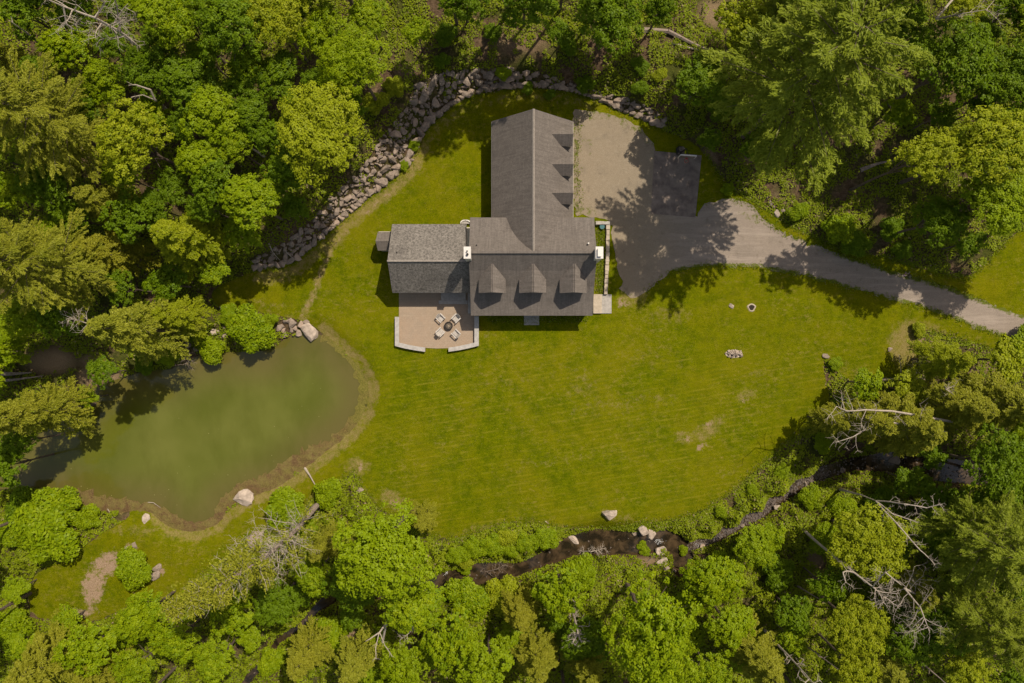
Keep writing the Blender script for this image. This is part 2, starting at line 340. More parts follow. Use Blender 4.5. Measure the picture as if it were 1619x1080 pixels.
def m_pond():
    b = NB("pond_water"); co = b.coord(); n = b.noise(0.11, 3, 0.5, co); n2 = b.noise(3.5, 6, 0.8, co)
    c = b.mix(b.map(n, 0.35, 0.65), (0.078, 0.090, 0.006), (0.118, 0.124, 0.020))
    c = b.mix(b.attr("deep"), (0.105, 0.088, 0.022), c)
    gl = b.noise(0.30, 4, 0.6, b.scl(co, (1, .5, 1), (0, 0, .6))); c = b.mix(b.map(gl, 0.45, 0.72, 0, 0.5), c, (0.060, 0.068, 0.002))
    c = b.mix(b.map(n2, 0.70, 0.74, 0, 0.35), c, (0.20, 0.18, 0.05))
    fl = b.vor(1.1, b.scl(co, (1, 1, 1)), rnd=1.0); c = b.mix(b.math('MULTIPLY', b.map(fl, 0.07, 0.03), b.map(b.noise(0.25, 3, 0.6, co), 0.45, 0.6)), c, (0.30, 0.27, 0.11))
    return b.done(c, 0.08, b.bump(b.noise(1.5, 4, 0.6, co), 0.06, 0.05), 0.5)
def m_stream():
    b = NB("stream_water"); co = b.coord(); n = b.noise(0.8, 4, 0.6, co, 0.6)
    c = b.mix(b.map(n, 0.40, 0.62), (0.016, 0.012, 0.007), (0.070, 0.046, 0.024))
    c = b.mix(b.math('MULTIPLY', b.attr("rapid"), b.map(b.noise(3.5, 6, 0.8, co), 0.46, 0.64)), c, (0.19, 0.165, 0.165))
    return b.done(c, 0.06, b.bump(b.noise(3, 4, 0.6, co), 0.25, 0.05), 0.6)
def m_weed():
    b = NB("pond_weed"); co = b.coord(); n = b.noise(1.2, 7, 0.75, co); n2 = b.noise(8, 5, 0.8, co)
    c = b.mix(b.map(n, 0.4, 0.6), (0.105, 0.060, 0.026), (0.155, 0.125, 0.035)); c = b.mix(b.math('MULTIPLY', b.map(n2, 0.5, 0.65), 0.6), c, (0.22, 0.155, 0.07))
    c = b.mix(b.math('MULTIPLY', b.map(n2, 0.42, 0.32), 0.7), c, (0.045, 0.033, 0.010))
    c = b.mix(b.attr("green"), c, b.mix(b.map(n2, 0.4, 0.6), (0.095, 0.090, 0.010), (0.185, 0.160, 0.035)))
    return b.done(c, 0.85, b.bump(n2, 0.9, 0.12), 0.2)
M = dict(wetrock=mat_plain("wet_cobble", (0.14, 0.11, 0.09), 0.5, 0.35, 5), ridge=mat_plain("ridge_shingle", (0.27, 0.235, 0.205), 0.9, 0.15, 6), pale=mat_plain("pale_boulder", (0.42, 0.34, 0.275), 0.9, 0.22, 2.5), ground=m_ground(), lawn=m_lawn(), gravel=m_gravel(), court=m_court(), patio=m_patio(), siding=m_siding(), rock=m_rock(),
 pond=m_pond(), stream=m_stream(), weed=m_weed(),
 roof=m_roof("roof_shingles", (0.100, 0.085, 0.075), (0.170, 0.147, 0.130), 0.12, 0), roofw=m_roof("roof_shingles_wing", (0.100, 0.085, 0.075), (0.172, 0.148, 0.131), 0.12, 1),
 roofg=m_roof("old_shingles", (0.070, 0.062, 0.056), (0.140, 0.126, 0.112), 0.75, 0, 4.0),
 bark=m_bark("bark", (0.06, 0.045, 0.035), (0.17, 0.13, 0.10)), dead=m_bark("bleached_wood", (0.24, 0.20, 0.16), (0.48, 0.41, 0.34)), log=m_bark("log_bark", (0.13, 0.10, 0.08), (0.34, 0.27, 0.22)),
 furn=mat_plain("weathered_white", (0.46, 0.42, 0.38), 0.6, 0.12, 9), white=mat_plain("white_paint", (0.62, 0.58, 0.54), 0.5, 0.05), trim=mat_plain("pale_trim", (0.40, 0.36, 0.31), 0.6, 0.05), cap=mat_plain("cap_stone", (0.38, 0.355, 0.33), 0.8, 0.12, 3),
 concrete=mat_plain("concrete", (0.36, 0.33, 0.30), 0.85, 0.12, 3), tanstone=mat_plain("tan_stone", (0.42, 0.35, 0.27), 0.85, 0.12, 3), brick=mat_plain("masonry", (0.33, 0.25, 0.2), 0.9, 0.2, 8),
 dark=mat_plain("dark_metal", (0.03, 0.028, 0.027), 0.5, 0.1, metal=0.4), glass=mat_plain("window_glass", (0.02, 0.025, 0.03), 0.06, 0.0, spec=0.8), red=mat_plain("red_plastic", (0.40, 0.03, 0.03), 0.5, 0.1),
 teal=mat_plain("teal_plastic", (0.03, 0.12, 0.13), 0.4, 0.1), purple=mat_plain("purple_paint", (0.12, 0.04, 0.13), 0.4, 0.1), ash=mat_plain("ash", (0.09, 0.075, 0.06), 0.95, 0.4, 15), net=mat_plain("net_cord", (0.35, 0.28, 0.2), 0.8, 0.1),
 door=mat_plain("door_paint", (0.10, 0.05, 0.04), 0.5, 0.1), soil=mat_plain("soil", (0.03, 0.022, 0.014), 0.95, 0.2), foam=mat_plain("foam", (0.6, 0.6, 0.6), 0.5, 0.2),
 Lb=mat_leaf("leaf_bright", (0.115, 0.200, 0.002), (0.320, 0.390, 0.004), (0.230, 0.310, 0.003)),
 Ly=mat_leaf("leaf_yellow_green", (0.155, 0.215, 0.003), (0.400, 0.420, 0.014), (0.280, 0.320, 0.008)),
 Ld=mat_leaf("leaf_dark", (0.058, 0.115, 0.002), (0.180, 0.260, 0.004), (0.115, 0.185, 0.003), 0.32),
 Lo=mat_leaf("needle_olive", (0.120, 0.150, 0.004), (0.360, 0.360, 0.035), (0.250, 0.240, 0.014), 0.3),
 Lp=mat_leaf("needle_pine", (0.095, 0.145, 0.004), (0.330, 0.380, 0.035), (0.190, 0.230, 0.014), 0.3),
 Lg=mat_leaf("ground_leaves", (0.085, 0.150, 0.002), (0.280, 0.340, 0.006), (0.210, 0.245, 0.008), 0.32),
 Lt=mat_leaf("dry_stems", (0.17, 0.12, 0.06), (0.36, 0.27, 0.15), (0.25, 0.2, 0.1), 0.2))

# ------------------------------------------------------------------ the setting
def blob(px, items):
    """photo-measured patches: (x,y,rx,ry,deg,strength) or ([points],width,strength)"""
    o = np.zeros(len(px))
    for it in items:
        if isinstance(it[0], list):
            d = dist_line(px, np.array(it[0], float)); o = np.maximum(o, it[2]*(1-ss(d, it[1]*0.4, it[1])))
        else:
            x, y, rx, ry, a, s = it; c, q = math.cos(R(a)), math.sin(R(a)); u = px[:, 0]-x; v = px[:, 1]-y
            d = np.hypot((u*c+v*q)/rx, (-u*q+v*c)/ry); o = np.maximum(o, s*(1-ss(d, 0.35, 1.15)))
    return o
def set_attr(me, name, vals):
    a = me.attributes.new(name, 'FLOAT', 'POINT'); a.data.foreach_set("value", np.asarray(vals, np.float32))
# terrain
def terrain():
    xs = np.concatenate([np.arange(-400, -80, 20), np.arange(-80, -66, 2), np.arange(-66, 66.01, 0.42), np.arange(68, 80, 2), np.arange(80, 401, 20)])
    ys = np.concatenate([np.arange(-400, -60, 20), np.arange(-60, -46, 2), np.arange(-46, 46.01, 0.42), np.arange(48, 60, 2), np.arange(60, 401, 20)])
    X, Y = np.meshgrid(xs, ys); p = np.stack([X.ravel(), Y.ravel()], 1); z = height(p)
    far = np.hypot(np.maximum(np.abs(p[:, 0])-66, 0), np.maximum(np.abs(p[:, 1])-46, 0)); z += far*0.03
    inl = inside(p, LAWN_W) & (dist_line(p, LAWN_W, True) > 0.8); z = np.where(inl, z-0.10, z)
    n, m = len(xs), len(ys); i = np.arange(n-1); j = np.arange(m-1); I, J = np.meshgrid(i, j); a = (J*n+I).ravel()
    me = bpy.data.meshes.new("ground"); V = np.column_stack([p, z])
    q = np.stack([a, a+1, a+n+1, a+n], 1)
    me.vertices.add(len(V)); me.vertices.foreach_set("co", V.astype(np.float32).ravel())
    me.loops.add(q.size); me.loops.foreach_set("vertex_index", q.astype(np.int32).ravel())
    me.polygons.add(len(q)); me.polygons.foreach_set("loop_start", np.arange(0, q.size, 4, dtype=np.int32))
    me.polygons.foreach_set("use_smooth", np.ones(len(q), bool)); me.update(calc_edges=True)
    px = to_px(p, z)
    set_attr(me, "tan", blob(px, [(80,570,50,25,0,1),(160,595,45,22,0,1),(150,570,30,15,0,.8),(1460,545,60,22,20,.9),(655,880,12,25,0,.8),(600,150,16,12,0,.9),(640,110,20,14,0,.8),(1130,20,30,30,0,.9),(560,1000,30,14,0,.8),(1290,880,20,60,10,.8),(20,960,30,14,0,.7),(1000,880,60,16,10,.9),(1120,240,30,10,60,.7),(1180,250,25,12,20,.6),(820,60,70,30,0,.45),(1540,580,50,15,10,.7),(1240,320,30,10,40,.7)]))
    ds = np.minimum(dist_line(p, ST1, False, SW1), dist_line(p, ST2, False, SW2))
    set_attr(me, "bed", 1-ss(ds, 0.1, 0.9))
    me.materials.append(M['ground']); o = link(bpy.data.objects.new("ground", me)); o["kind"] = "structure"
terrain()

def densify(pts, step, jit=0.0, closed=True):
    out = []; n = len(pts)
    for i in range(n if closed else n-1):
        a = np.array(pts[i], float); b = np.array(pts[(i+1) % n], float); L = np.hypot(*(b-a)); k = max(1, int(L/step))
        for t in range(k):
            q = a+(b-a)*t/k; out.append(q+(rng.normal(0, jit, 2) if jit and t else 0))
    if not closed: out.append(np.array(pts[-1], float))
    return out
def smooth_poly(pts, it=2):
    p = [np.array(q, float) for q in pts]
    for _ in range(it):
        p = [x for i in range(len(p)) for x in (p[i]*0.75+p[(i+1) % len(p)]*0.25, p[i]*0.25+p[(i+1) % len(p)]*0.75)]
    return p
def sheet(name, pts, mat, dz, step=0.55, jit=0.0, flat=None, smooth=1, attrs=None, holes=()):
    """a ground sheet with its own outline, lying dz above the terrain (or at the level flat)"""
    pp = np.array(densify(smooth_poly(pts, smooth) if smooth else pts, step*13, jit))
    if flat is None: xy, z = Gv(pp)
    else: xy = P(pp, flat)
    lo, hi = xy.min(0), xy.max(0)
    gx, gy = np.meshgrid(np.arange(lo[0], hi[0], step), np.arange(lo[1], hi[1], step))
    g = np.stack([gx.ravel(), gy.ravel()], 1)+rng.uniform(-.12, .12, (gx.size, 2))*step
    g = g[inside(g, xy)]; g = g[dist_line(g, xy, True) > step*0.4]
    n = len(xy); co = [Vector(a) for a in np.vstack([xy, g])]
    vs, es, fs, *_ = delaunay_2d_cdt(co, [], [list(range(n))], 1, 1e-4)
    v = np.array([tuple(a) for a in vs]); z = height(v)+dz if flat is None else np.full(len(v), flat)
    me = bpy.data.meshes.new(name); me.from_pydata(np.column_stack([v, z]).tolist(), [], [tuple(f) for f in fs]); me.update()
    me.polygons.foreach_set("use_smooth", [True]*len(me.polygons))
    if len(me.polygons) and me.polygons[0].normal.z < 0: me.flip_normals()
    if attrs:
        px = to_px(v, z)
        for k, it in attrs.items(): set_attr(me, k, it(px, v) if callable(it) else blob(px, it))
    me.materials.append(mat); o = link(bpy.data.objects.new(name, me)); return o
verge = lambda w, s: ([(a, b) for a, b in LAWN], w, s)
DRY = [(list(LAWN[50:]), 10, .45),
 ([(x+4, y+12) for x, y in ROCK_IN[:9]], 16, .75), ([(x+2, y+14) for x, y in ROCK_IN[8:16]], 13, .55),
 ([(640,285),(600,318),(560,352),(525,392),(508,430),(494,470),(478,502)], 9, .85),
 (440,440,60,18,-10,.6),(420,480,60,12,5,.5),
 ([(512,522),(542,547),(576,580),(591,615),(581,657),(553,693),(519,718),(488,742),(438,776),(398,790),(364,810),(348,832),(310,846),(270,840),(245,815)], 17, .8),
 (565,738,30,22,0,.75),(620,790,35,22,25,.8),(660,815,35,20,0,.7),(680,605,70,10,-10,.35),(1120,680,50,22,-35,.72),(1180,625,30,14,-20,.7),(1080,690,28,16,0,.65),(1200,590,30,12,0,.5),(1150,750,30,8,-30,.5),(1430,545,40,50,0,.9),(1470,520,60,16,20,.7),(1350,585,50,14,0,.5),
 (1110,700,40,12,-40,.4),(240,800,60,14,20,.6),(210,840,60,12,0,.6),(300,870,60,12,0,.4),(900,838,90,10,0,.6),(760,835,60,12,-15,.6),(1180,760,60,7,-38,.6),(1260,695,60,7,-30,.6),(980,640,160,26,-8,.42),(870,730,160,18,-8,.4),(1060,500,60,25,0,.5),(920,610,40,40,0,.5),(820,600,100,14,-8,.4),(720,700,80,10,-8,.4),(1000,560,90,16,0,.4),(690,500,1,1,0,0),(1000,470,35,22,0,.8),(560,620,20,80,0,.25),
 (960,815,18,14,0,.7),(990,820,22,12,0,.5),(1161,559,20,12,0,.6),(1156,484,9,9,0,.7),(1187,488,9,9,0,.7),(770,530,14,14,0,.5),(1540,500,90,12,20,.6),(1500,400,60,20,-20,.4)]
BARE = [(168,892,34,26,-35,.95),(148,928,26,42,10,.95),(128,968,44,14,0,.7),(250,905,16,14,0,.7),(205,865,20,10,0,.6),(630,800,30,12,20,.5),(570,740,12,8,0,.7),(1110,705,18,8,-30,.75),(1178,632,14,7,-30,.75),(1085,693,12,7,0,.7),(1120,668,16,8,-20,.7),(1055,700,8,6,0,.6),(985,478,18,10,0,.7),([(560,352),(525,392),(508,430),(494,470),(478,502)], 4, .62),([(640,285),(600,318),(575,340)], 4, .55),([(52,980),(42,940),(55,905)], 6, .6),([(1302,563),(1306,600),(1316,640)],5,.5)]
lawn = sheet("lawn", LAWN, M['lawn'], 0.05, 0.5, 1.0, attrs=dict(dry=DRY, bare=BARE, mow=lambda px, v: ss(px[:, 1], 505, 600)*ss(px[:, 0], 560, 640))); lawn["kind"] = "structure"
drive = sheet("gravel_driveway", DRIVE, M['gravel'], 0.075, 0.4, 2.2, attrs=dict(tan=lambda px, v: 1-ss(px[:, 0], 1000, 1120),
  weed=[([(910,190),(912,340)], 9, .6),(925,335,30,14,0,.65),([(1060,432),(1110,420),(1200,423),(1260,433),(1330,452),(1400,471),(1480,492),(1540,517),(1650,552)], 9, .85),([(1330,402),(1400,426),(1450,440),(1500,455),(1560,478),(1650,512)], 9, .9),([(935,176),(985,186),(1012,203),(1033,228)],14,.6),(1000,200,40,14,20,.6),(1190,345,40,12,20,.6),(1090,425,50,8,0,.5),(930,230,14,30,0,.45),(985,465,20,10,0,.7),([(1110,322),(1150,316),(1190,328),(1240,372)],10,.5),([(1210,350),(1330,400)],7,.5),(940,185,30,10,0,.6)]))
drive["kind"] = "structure"
court = sheet("asphalt_pad", [(1034,239),(1109,246),(1099,344),(1029,338)], M['court'], 0.10, 0.6, 0.0, smooth=0); court["kind"] = "structure"
pond = sheet("pond_water", POND, M['pond'], 0, 0.9, 0.8, flat=-0.585, smooth=2, attrs=dict(deep=lambda px, v: ss(dist_line(v, POND_W, True), 0.5, 6)))
pond["kind"] = "structure"
MARG = [(505,536),(532,553),(557,580),(570,612),(563,650),(540,680),(504,702),(464,718),(425,748),(380,765),(350,782),(344,800),(338,815),(318,826),(290,824),(262,806),(240,795),(210,790),(170,786),(125,772),
        (110,790),(160,812),(205,812),(238,812),(250,826),(272,840),(310,846),(348,834),(363,810),(398,790),(438,777),(488,742),(520,718),(553,694),(580,658),(590,615),(575,582),(542,549),(512,526)]
def pweed():
    pp = np.array(densify(smooth_poly(MARG, 1), 4, 2.4)); xy = P(pp, -0.56); co = [Vector(a) for a in xy]
    lo, hi = xy.min(0), xy.max(0); g = rng.uniform(lo, hi, (26000, 2)); g = g[inside(g, xy)]
    vs, es, fs, *_ = delaunay_2d_cdt(co+[Vector(a) for a in g], [], [list(range(len(xy)))], 1, 1e-4)
    v = np.array([tuple(a) for a in vs]); dB = dist_line(v, xy, True)
    z = -0.56+vnoise(v[:, 0], v[:, 1], .35)*0.10*ss(dB, 0, .8); z = np.maximum(z, height(v)+0.02+0*z)
    me = bpy.data.meshes.new("pond_weed"); me.from_pydata(np.column_stack([v, z]).tolist(), [], [tuple(f) for f in fs]); me.update()
    pxw = to_px(v, z); set_attr(me, 'green', np.clip(ss(pxw[:, 0]-pxw[:, 1]*.35, 290, 350)+(vnoise(v[:, 0], v[:, 1], .8)-.5)*.8, 0, 1))
    me.materials.append(M['weed']); o = link(bpy.data.objects.new("pond_weed", me)); o["kind"] = "stuff"
    tag(o, "brown waterweed and silt along the pond's grassy shore", "pond weed")
pweed()
def ribbon(name, S, z, extra):
    P0, Wd = stp(S, z); L = []; Rr = []
    fine = []; 
    for i in range(len(P0)-1):
        for t in range(6): fine.append((*(P0[i]+(P0[i+1]-P0[i])*t/6), Wd[i]+(Wd[i+1]-Wd[i])*t/6))
    fine.append((*P0[-1], Wd[-1])); fine = np.array(fine)
    for _ in range(4): fine[1:-1] = (fine[:-2]+2*fine[1:-1]+fine[2:])/4
    v = []; f = []
    for i, (x, y, wd) in enumerate(fine):
        d = fine[min(i+1, len(fine)-1), :2]-fine[max(i-1, 0), :2]; d /= np.hypot(*d)+1e-9; nx, ny = -d[1], d[0]
        for k in (-1, -.5, 0, .5, 1): v.append((x+nx*k*(wd+extra), y+ny*k*(wd+extra), z))
        if i:
            for k in range(4): a = (i-1)*5+k; f.append((a, a+5, a+6, a+1))
    o = mobj(name, v, f, M['stream']); q = to_px(np.array(v)[:, :2], np.array(v)[:, 2]); set_attr(o.data, 'rapid', np.clip(ss(q[:, 0], 1085, 1100)*(1-ss(q[:, 0], 1290, 1330)), 0, 1)); return o
st = ribbon("stream_water", STREAM1, -1.12, 0.55); st["kind"] = "structure"
st2 = ribbon("stream_pool_water", STREAM2, -1.13, 0.5); st2["kind"] = "structure"

# patio
PAT = [(631,462),(751.5,462),(751.5,543),(730,547.5),(709,550.5),(690,551),(672,550),(650,547),(631,543)]
b = MB(); b.prism([tuple(W(x, y)[:2]) for x, y in PAT], -0.1, 0.09); po = b.build("patio_floor", M['patio']); po["kind"] = "structure"
def low_wall(out, inn, label):
    e = empty("patio_wall", W(*out[0]), 0, label, "low wall", "low walls round the patio")
    ox, oy, _ = W(*out[0])
    poly = [W(x, y, 0.55)[:2] for x, y in out]+[W(x, y, 0.55)[:2] for x, y in inn[::-1]]; c = np.mean(poly, 0)
    n = len(out)
    for nm, mt, z0, z1, sh in (("wall_face", M['brick'], -0.1, 0.47, 0.06), ("cap_stone", M['cap'], 0.47, 0.57, 0.0)):
        m = MB()
        for i in range(n-1):
            q = [W(*out[i], .55), W(*out[i+1], .55), W(*inn[i+1], .55), W(*inn[i], .55)]
            A = [Vector(a[:2]) for a in q]
            if sh: A = [A[0]+(A[3]-A[0]).normalized()*sh, A[1]+(A[2]-A[1]).normalized()*sh, A[2]+(A[1]-A[2]).normalized()*sh, A[3]+(A[0]-A[3]).normalized()*sh]
            m.prism([(a.x-ox, a.y-oy) for a in A], z0, z1)
        m.build(nm, mt, e)
low_wall([(624.3,501),(624.3,520),(624.3,547),(640,551),(656,554),(672,556.3)], [(631,501),(631,520),(631,541.7),(645,545),(658,547.5),(672,549.4)], "curved low wall with pale cap on the left side of the patio")
low_wall([(757,500),(757,520),(757,546.7),(742,550.5),(726,553.8),(709,556.3)], [(750,500),(750,520),(750,541.7),(738,544.5),(724,547.5),(709,549.6)], "curved low wall with pale cap on the patio side nearest the main house")

# ------------------------------------------------------------------ the house
house = empty("house", (2.3, 9, 0), 0, "large grey shingled house with six dormers and two white chimneys", "house")
house.location = (0, 0, 0)
XL, XR = -4.8, 9.42
PROF = [(3.03, 3.2), (4.6, 3.9), (6.3, 4.8), (8.0, 6.05), (9.85, 7.7), (10.7, 6.78), (11.6, 6.02), (12.8, 5.35), (14.2, 4.85)]
def profile_roof(name, prof, x0, x1, mat, t=0.16, parent=house):
    m = MB(); v = []; n = len(prof); 
    for x in (x0, x1):
        v += [(x, y, z) for y, z in prof]+[(x, y, z-t) for y, z in prof]
    f = []
    for i in range(n-1):
        f += [(i, i+1, 2*n+i+1, 2*n+i), (n+i, 3*n+i, 3*n+i+1, n+i+1), (i, n+i, n+i+1, i+1), (2*n+i, 2*n+i+1, 3*n+i+1, 3*n+i)]
    f += [(0, 2*n, 3*n, n), (n-1, 2*n-1, 4*n-1, 3*n-1)]
    m.add(v, f); return m.build(name, mat, parent)
def pz(y):
    for (a, za), (c, zc) in zip(PROF, PROF[1:]):
        if a <= y <= c: return za+(zc-za)*(y-a)/(c-a)
    return PROF[0][1]
main_roof = profile_roof("roof", PROF, XL, XR, M['roof'])
m = MB(); m.box(XL-.03, XR+.03, 9.72, 9.98, 7.60, 7.75); m.build("ridge_cap", M['roof'], main_roof)
# gable wing running north: its roof passes into the main roof, the valleys are where they meet
WX, WRZ, WEZ, WY = 2.37, 7.6, 3.3, 25.7
m = MB(); v = []
for y in (9.9, WY): v += [(-2.38, y, WEZ), (WX, y, WRZ), (7.12, y, WEZ), (7.12, y, WEZ-.16), (WX, y, WRZ-.2), (-2.38, y, WEZ-.16)]
m.add(v, [(0, 1, 7, 6), (1, 2, 8, 7), (2, 3, 9, 8), (3, 4, 10, 9), (4, 5, 11, 10), (5, 0, 6, 11), (0, 5, 4, 1), (1, 4, 3, 2), (6, 7, 10, 11), (7, 8, 9, 10)])
wroof = m.build("wing_roof", M['roofw'], house)
m = MB(); m.add([(WX-.14, 9.9, WRZ-.09), (WX, 9.9, WRZ+.04), (WX+.14, 9.9, WRZ-.09), (WX-.14, WY+.02, WRZ-.09), (WX, WY+.02, WRZ+.04), (WX+.14, WY+.02, WRZ-.09)], [(0, 3, 4, 1), (1, 4, 5, 2), (0, 1, 2), (3, 5, 4), (0, 2, 5, 3)])
m.build("ridge_cap", M['ridge'], wroof)
MB().box(-2.41, -2.30, 14.3, WY-.05, WEZ-.22, WEZ-.05).build('gutter', M['trim'], wroof); MB().box(7.05, 7.17, 14.3, WY-.05, WEZ-.22, WEZ-.05).build('gutter', M['trim'], wroof)
# walls (gables follow the roof line)
def gable_walls(name, x0, x1, y0, y1, top, parent, along='x', mat=M['siding']):
    """closed body under the roof: top = list of (coord, z) across the gable"""
    m = MB(); n = len(top)
    if along == 'x': v = [(x, y, z) for x in (x0, x1) for y, z in [(top[0][0], -.1)]+top+[(top[-1][0], -.1)]]
    else: v = [(x, y, z) for y in (y0, y1) for x, z in [(top[0][0], -.1)]+top+[(top[-1][0], -.1)]]
    k = n+2; m.add(v, [tuple(range(k)), tuple(range(2*k-1, k-1, -1))]+[(i, (i+1) % k, k+(i+1) % k, k+i) for i in range(k)])
    return m.build(name, mat, parent)
gable_walls("main_wall", -4.5, 9.12, 0, 0, [(3.4, 3.1)]+[(y, z-.2) for y, z in PROF[1:-1]]+[(13.85, 4.75)], house)
gable_walls("wing_wall", 0, 0, 13.9, 25.35, [(-2.05, 3.3), (WX, WRZ-.25), (6.8, 3.3)], house, 'y')
# windows and doors in the walls: a frame with a pane and, on doors, a handle
def window(px_, py_, z0, z1, wdt, face, parent=house, door=False):
    """face: outward unit direction in plan"""
    fx, fy = face; tx, ty = -fy, fx; Mx = Matrix(((tx, fx, 0, px_), (ty, fy, 0, py_), (0, 0, 1, 0), (0, 0, 0, 1)))
    h = wdt/2
    fr = MB(); fr.box(-h-.08, -h, -.02, .06, z0-.08, z1+.08, Mx); fr.box(h, h+.08, -.02, .06, z0-.08, z1+.08, Mx); fr.box(-h, h, -.02, .06, z1, z1+.08, Mx); fr.box(-h, h, -.02, .07, z0-.08, z0, Mx)
    o = fr.build("door_frame" if door else "window", M['white'], parent)
    if door:
        MB().box(-h, h, -.02, .03, z0, z1, Mx).build("door", M['door'], o); MB().box(h-.15, h-.09, .03, .09, z0+.95, z0+1.1, Mx).build("handle", M['dark'], o)
    else:
        MB().box(-h, h, -.02, .02, z0, z1, Mx).build("pane", M['glass'], o); MB().box(-.025, .025, .02, .045, z0, z1, Mx).box(-h, -.025, .02, .045, (z0+z1)/2-.02, (z0+z1)/2+.02, Mx).box(.025, h, .02, .045, (z0+z1)/2-.02, (z0+z1)/2+.02, Mx).build("muntin", M['white'], o)
for x in (-3.0, -.6, 5.3, 7.6): window(x, 3.4, 1.0, 2.5, 1.0, (0, -1))
window(2.37, 3.4, .15, 2.25, 1.0, (0, -1), door=True)
for y in (5.2, 7.6, 11.8): window(9.12, y, 1.0, 2.4, .9, (1, 0))
window(9.12, 4.5-.1, 4.2-1.3, 3.7-.2, .7, (1, 0)) if False else None
for y in (15.6, 18.4, 21.4, 24.0): window(-2.05, y, 1.0, 2.4, .9, (-1, 0))
for y in (17.0, 20.2, 23.4): window(6.8, y, .1, 2.3, 2.3, (1, 0), door=True)
window(2.37, 25.35, 4.2, 5.5, 1.0, (0, 1)); window(0.2, 25.35, 1.0, 2.4, .9, (0, 1)); window(4.6, 25.35, 1.0, 2.4, .9, (0, 1))
# front dormers
def dormer_front(cx):
    zr, ze, yf, hw = 6.62, 5.35, 5.5, 1.46
    yr = 8.75; ye = 7.05
    d = MB(); d.add([(cx-hw+.15, yf+.2, pz(yf+.2)-.15), (cx+hw-.15, yf+.2, pz(yf+.2)-.15), (cx+hw-.15, yf+.2, ze+.05), (cx, yf+.2, zr-.15), (cx-hw+.15, yf+.2, ze+.05),
        (cx-hw+.15, ye+.3, 5.2), (cx+hw-.15, ye+.3, 5.2), (cx+hw-.15, ye+.1, ze), (cx, yr-.2, zr-.2), (cx-hw+.15, ye+.1, ze)],
        [(0, 1, 2, 3, 4), (5, 9, 8, 7, 6), (0, 4, 9, 5), (1, 6, 7, 2), (4, 3, 8, 9), (3, 2, 7, 8), (0, 5, 6, 1)])
    o = d.build("dormer", M['siding'], house)
    r = MB(); t = .12
    r.slab([(cx-hw, yf, ze), (cx, yf, zr), (cx, yr, zr), (cx-hw, ye, ze)][::-1], t); r.slab([(cx, yf, zr), (cx+hw, yf, ze), (cx+hw, ye, ze), (cx, yr, zr)][::-1], t)
    r.build("dormer_roof", M['roofw'], o)
    window(cx, yf+.2, pz(yf+.2)+.22, ze-.08+.25, .95, (0, -1), o)
for cx in (-2.25, 2.34, 6.95): dormer_front(cx)
def dormer_east(cy):
    zr, ze, xf, hw = 5.68, 4.62, 6.95, 1.08; xr = 4.48; xe = 5.62
    wz = lambda x: WRZ-.903*(x-WX)
    d = MB(); d.add([(xf-.12, cy-hw+.12, wz(xf-.12)-.1), (xf-.12, cy+hw-.12, wz(xf-.12)-.1), (xf-.12, cy+hw-.12, ze), (xf-.12, cy, zr-.15), (xf-.12, cy-hw+.12, ze),
        (xe-.2, cy-hw+.12, ze-.3), (xe-.2, cy+hw-.12, ze-.3), (xe-.1, cy+hw-.12, ze), (xr+.1, cy, zr-.15), (xe-.1, cy-hw+.12, ze)],
        [(0, 1, 2, 3, 4), (5, 9, 8, 7, 6), (0, 4, 9, 5), (1, 6, 7, 2), (4, 3, 8, 9), (3, 2, 7, 8), (0, 5, 6, 1)])
    o = d.build("dormer", M['siding'], house)
    r = MB(); t = .1
    r.slab([(xr, cy, zr), (xf, cy, zr), (xf, cy+hw, ze), (xe, cy+hw, ze)], t); r.slab([(xe, cy-hw, ze), (xf, cy-hw, ze), (xf, cy, zr), (xr, cy, zr)], t)
    r.build("dormer_roof", M['roof'], o)
    window(xf-.12, cy, 3.75, 4.75, .8, (1, 0), o)
for cy in (23.5, 20.1, 16.84): dormer_east(cy)
# the lower west wing with older, mottled shingles
m = MB(); v = []
for x in (-14.05, -5.32): v += [(x, 13.75, 3.0), (x, 9.1, 6.03), (x, 9.1, 5.83), (x, 13.75, 2.86)]
m.add(v, [(0, 4, 5, 1), (3, 2, 6, 7), (0, 1, 2, 3), (4, 7, 6, 5), (0, 3, 7, 4), (1, 5, 6, 2)])
v = []
for x in (-14.05, -4.82): v += [(x, 5.72, 2.8), (x, 9.1, 6.03), (x, 9.1, 5.83), (x, 5.72, 2.66)]
m.add(v, [(0, 1, 5, 4), (3, 7, 6, 2), (0, 3, 2, 1), (4, 5, 6, 7), (0, 4, 7, 3), (1, 2, 6, 5)])
roof_w = m.build("west_wing_roof", M['roofg'], house)
MB().box(-14.08, -5.0, 9.0, 9.2, 5.97, 6.09).build("ridge_cap", M['ridge'], roof_w)
gable_walls("west_wing_wall", -13.75, -4.52, 0, 0, [(6.05, 2.85), (9.1, 5.75), (13.4, 2.95)], house)
for x in (-12.2, -9.8): window(x, 6.05, .9, 2.3, 1.1, (0, -1))
window(-7.2, 6.05, .25, 2.35, 1.6, (0, -1), door=True)
for x in (-12, -9, -7): window(x, 13.4, .9, 2.3, 1.0, (0, 1))
# small gabled bump-out at the far end of the west wing
bo = MB().box(-15.75, -13.78, 10.95, 13.0, -.1, 2.35).build("bay", M['siding'], house)
m = MB(); m.slab([(-16.0, 11.78, 2.95), (-13.9, 11.78, 2.95), (-13.9, 12.95, 2.35), (-15.85, 12.95, 2.35)], .1); m.slab([(-15.85, 10.75, 2.35), (-13.9, 10.75, 2.35), (-13.9, 11.78, 2.95), (-16.0, 11.78, 2.95)], .1); m.build("bay_roof", M['roof'], bo)
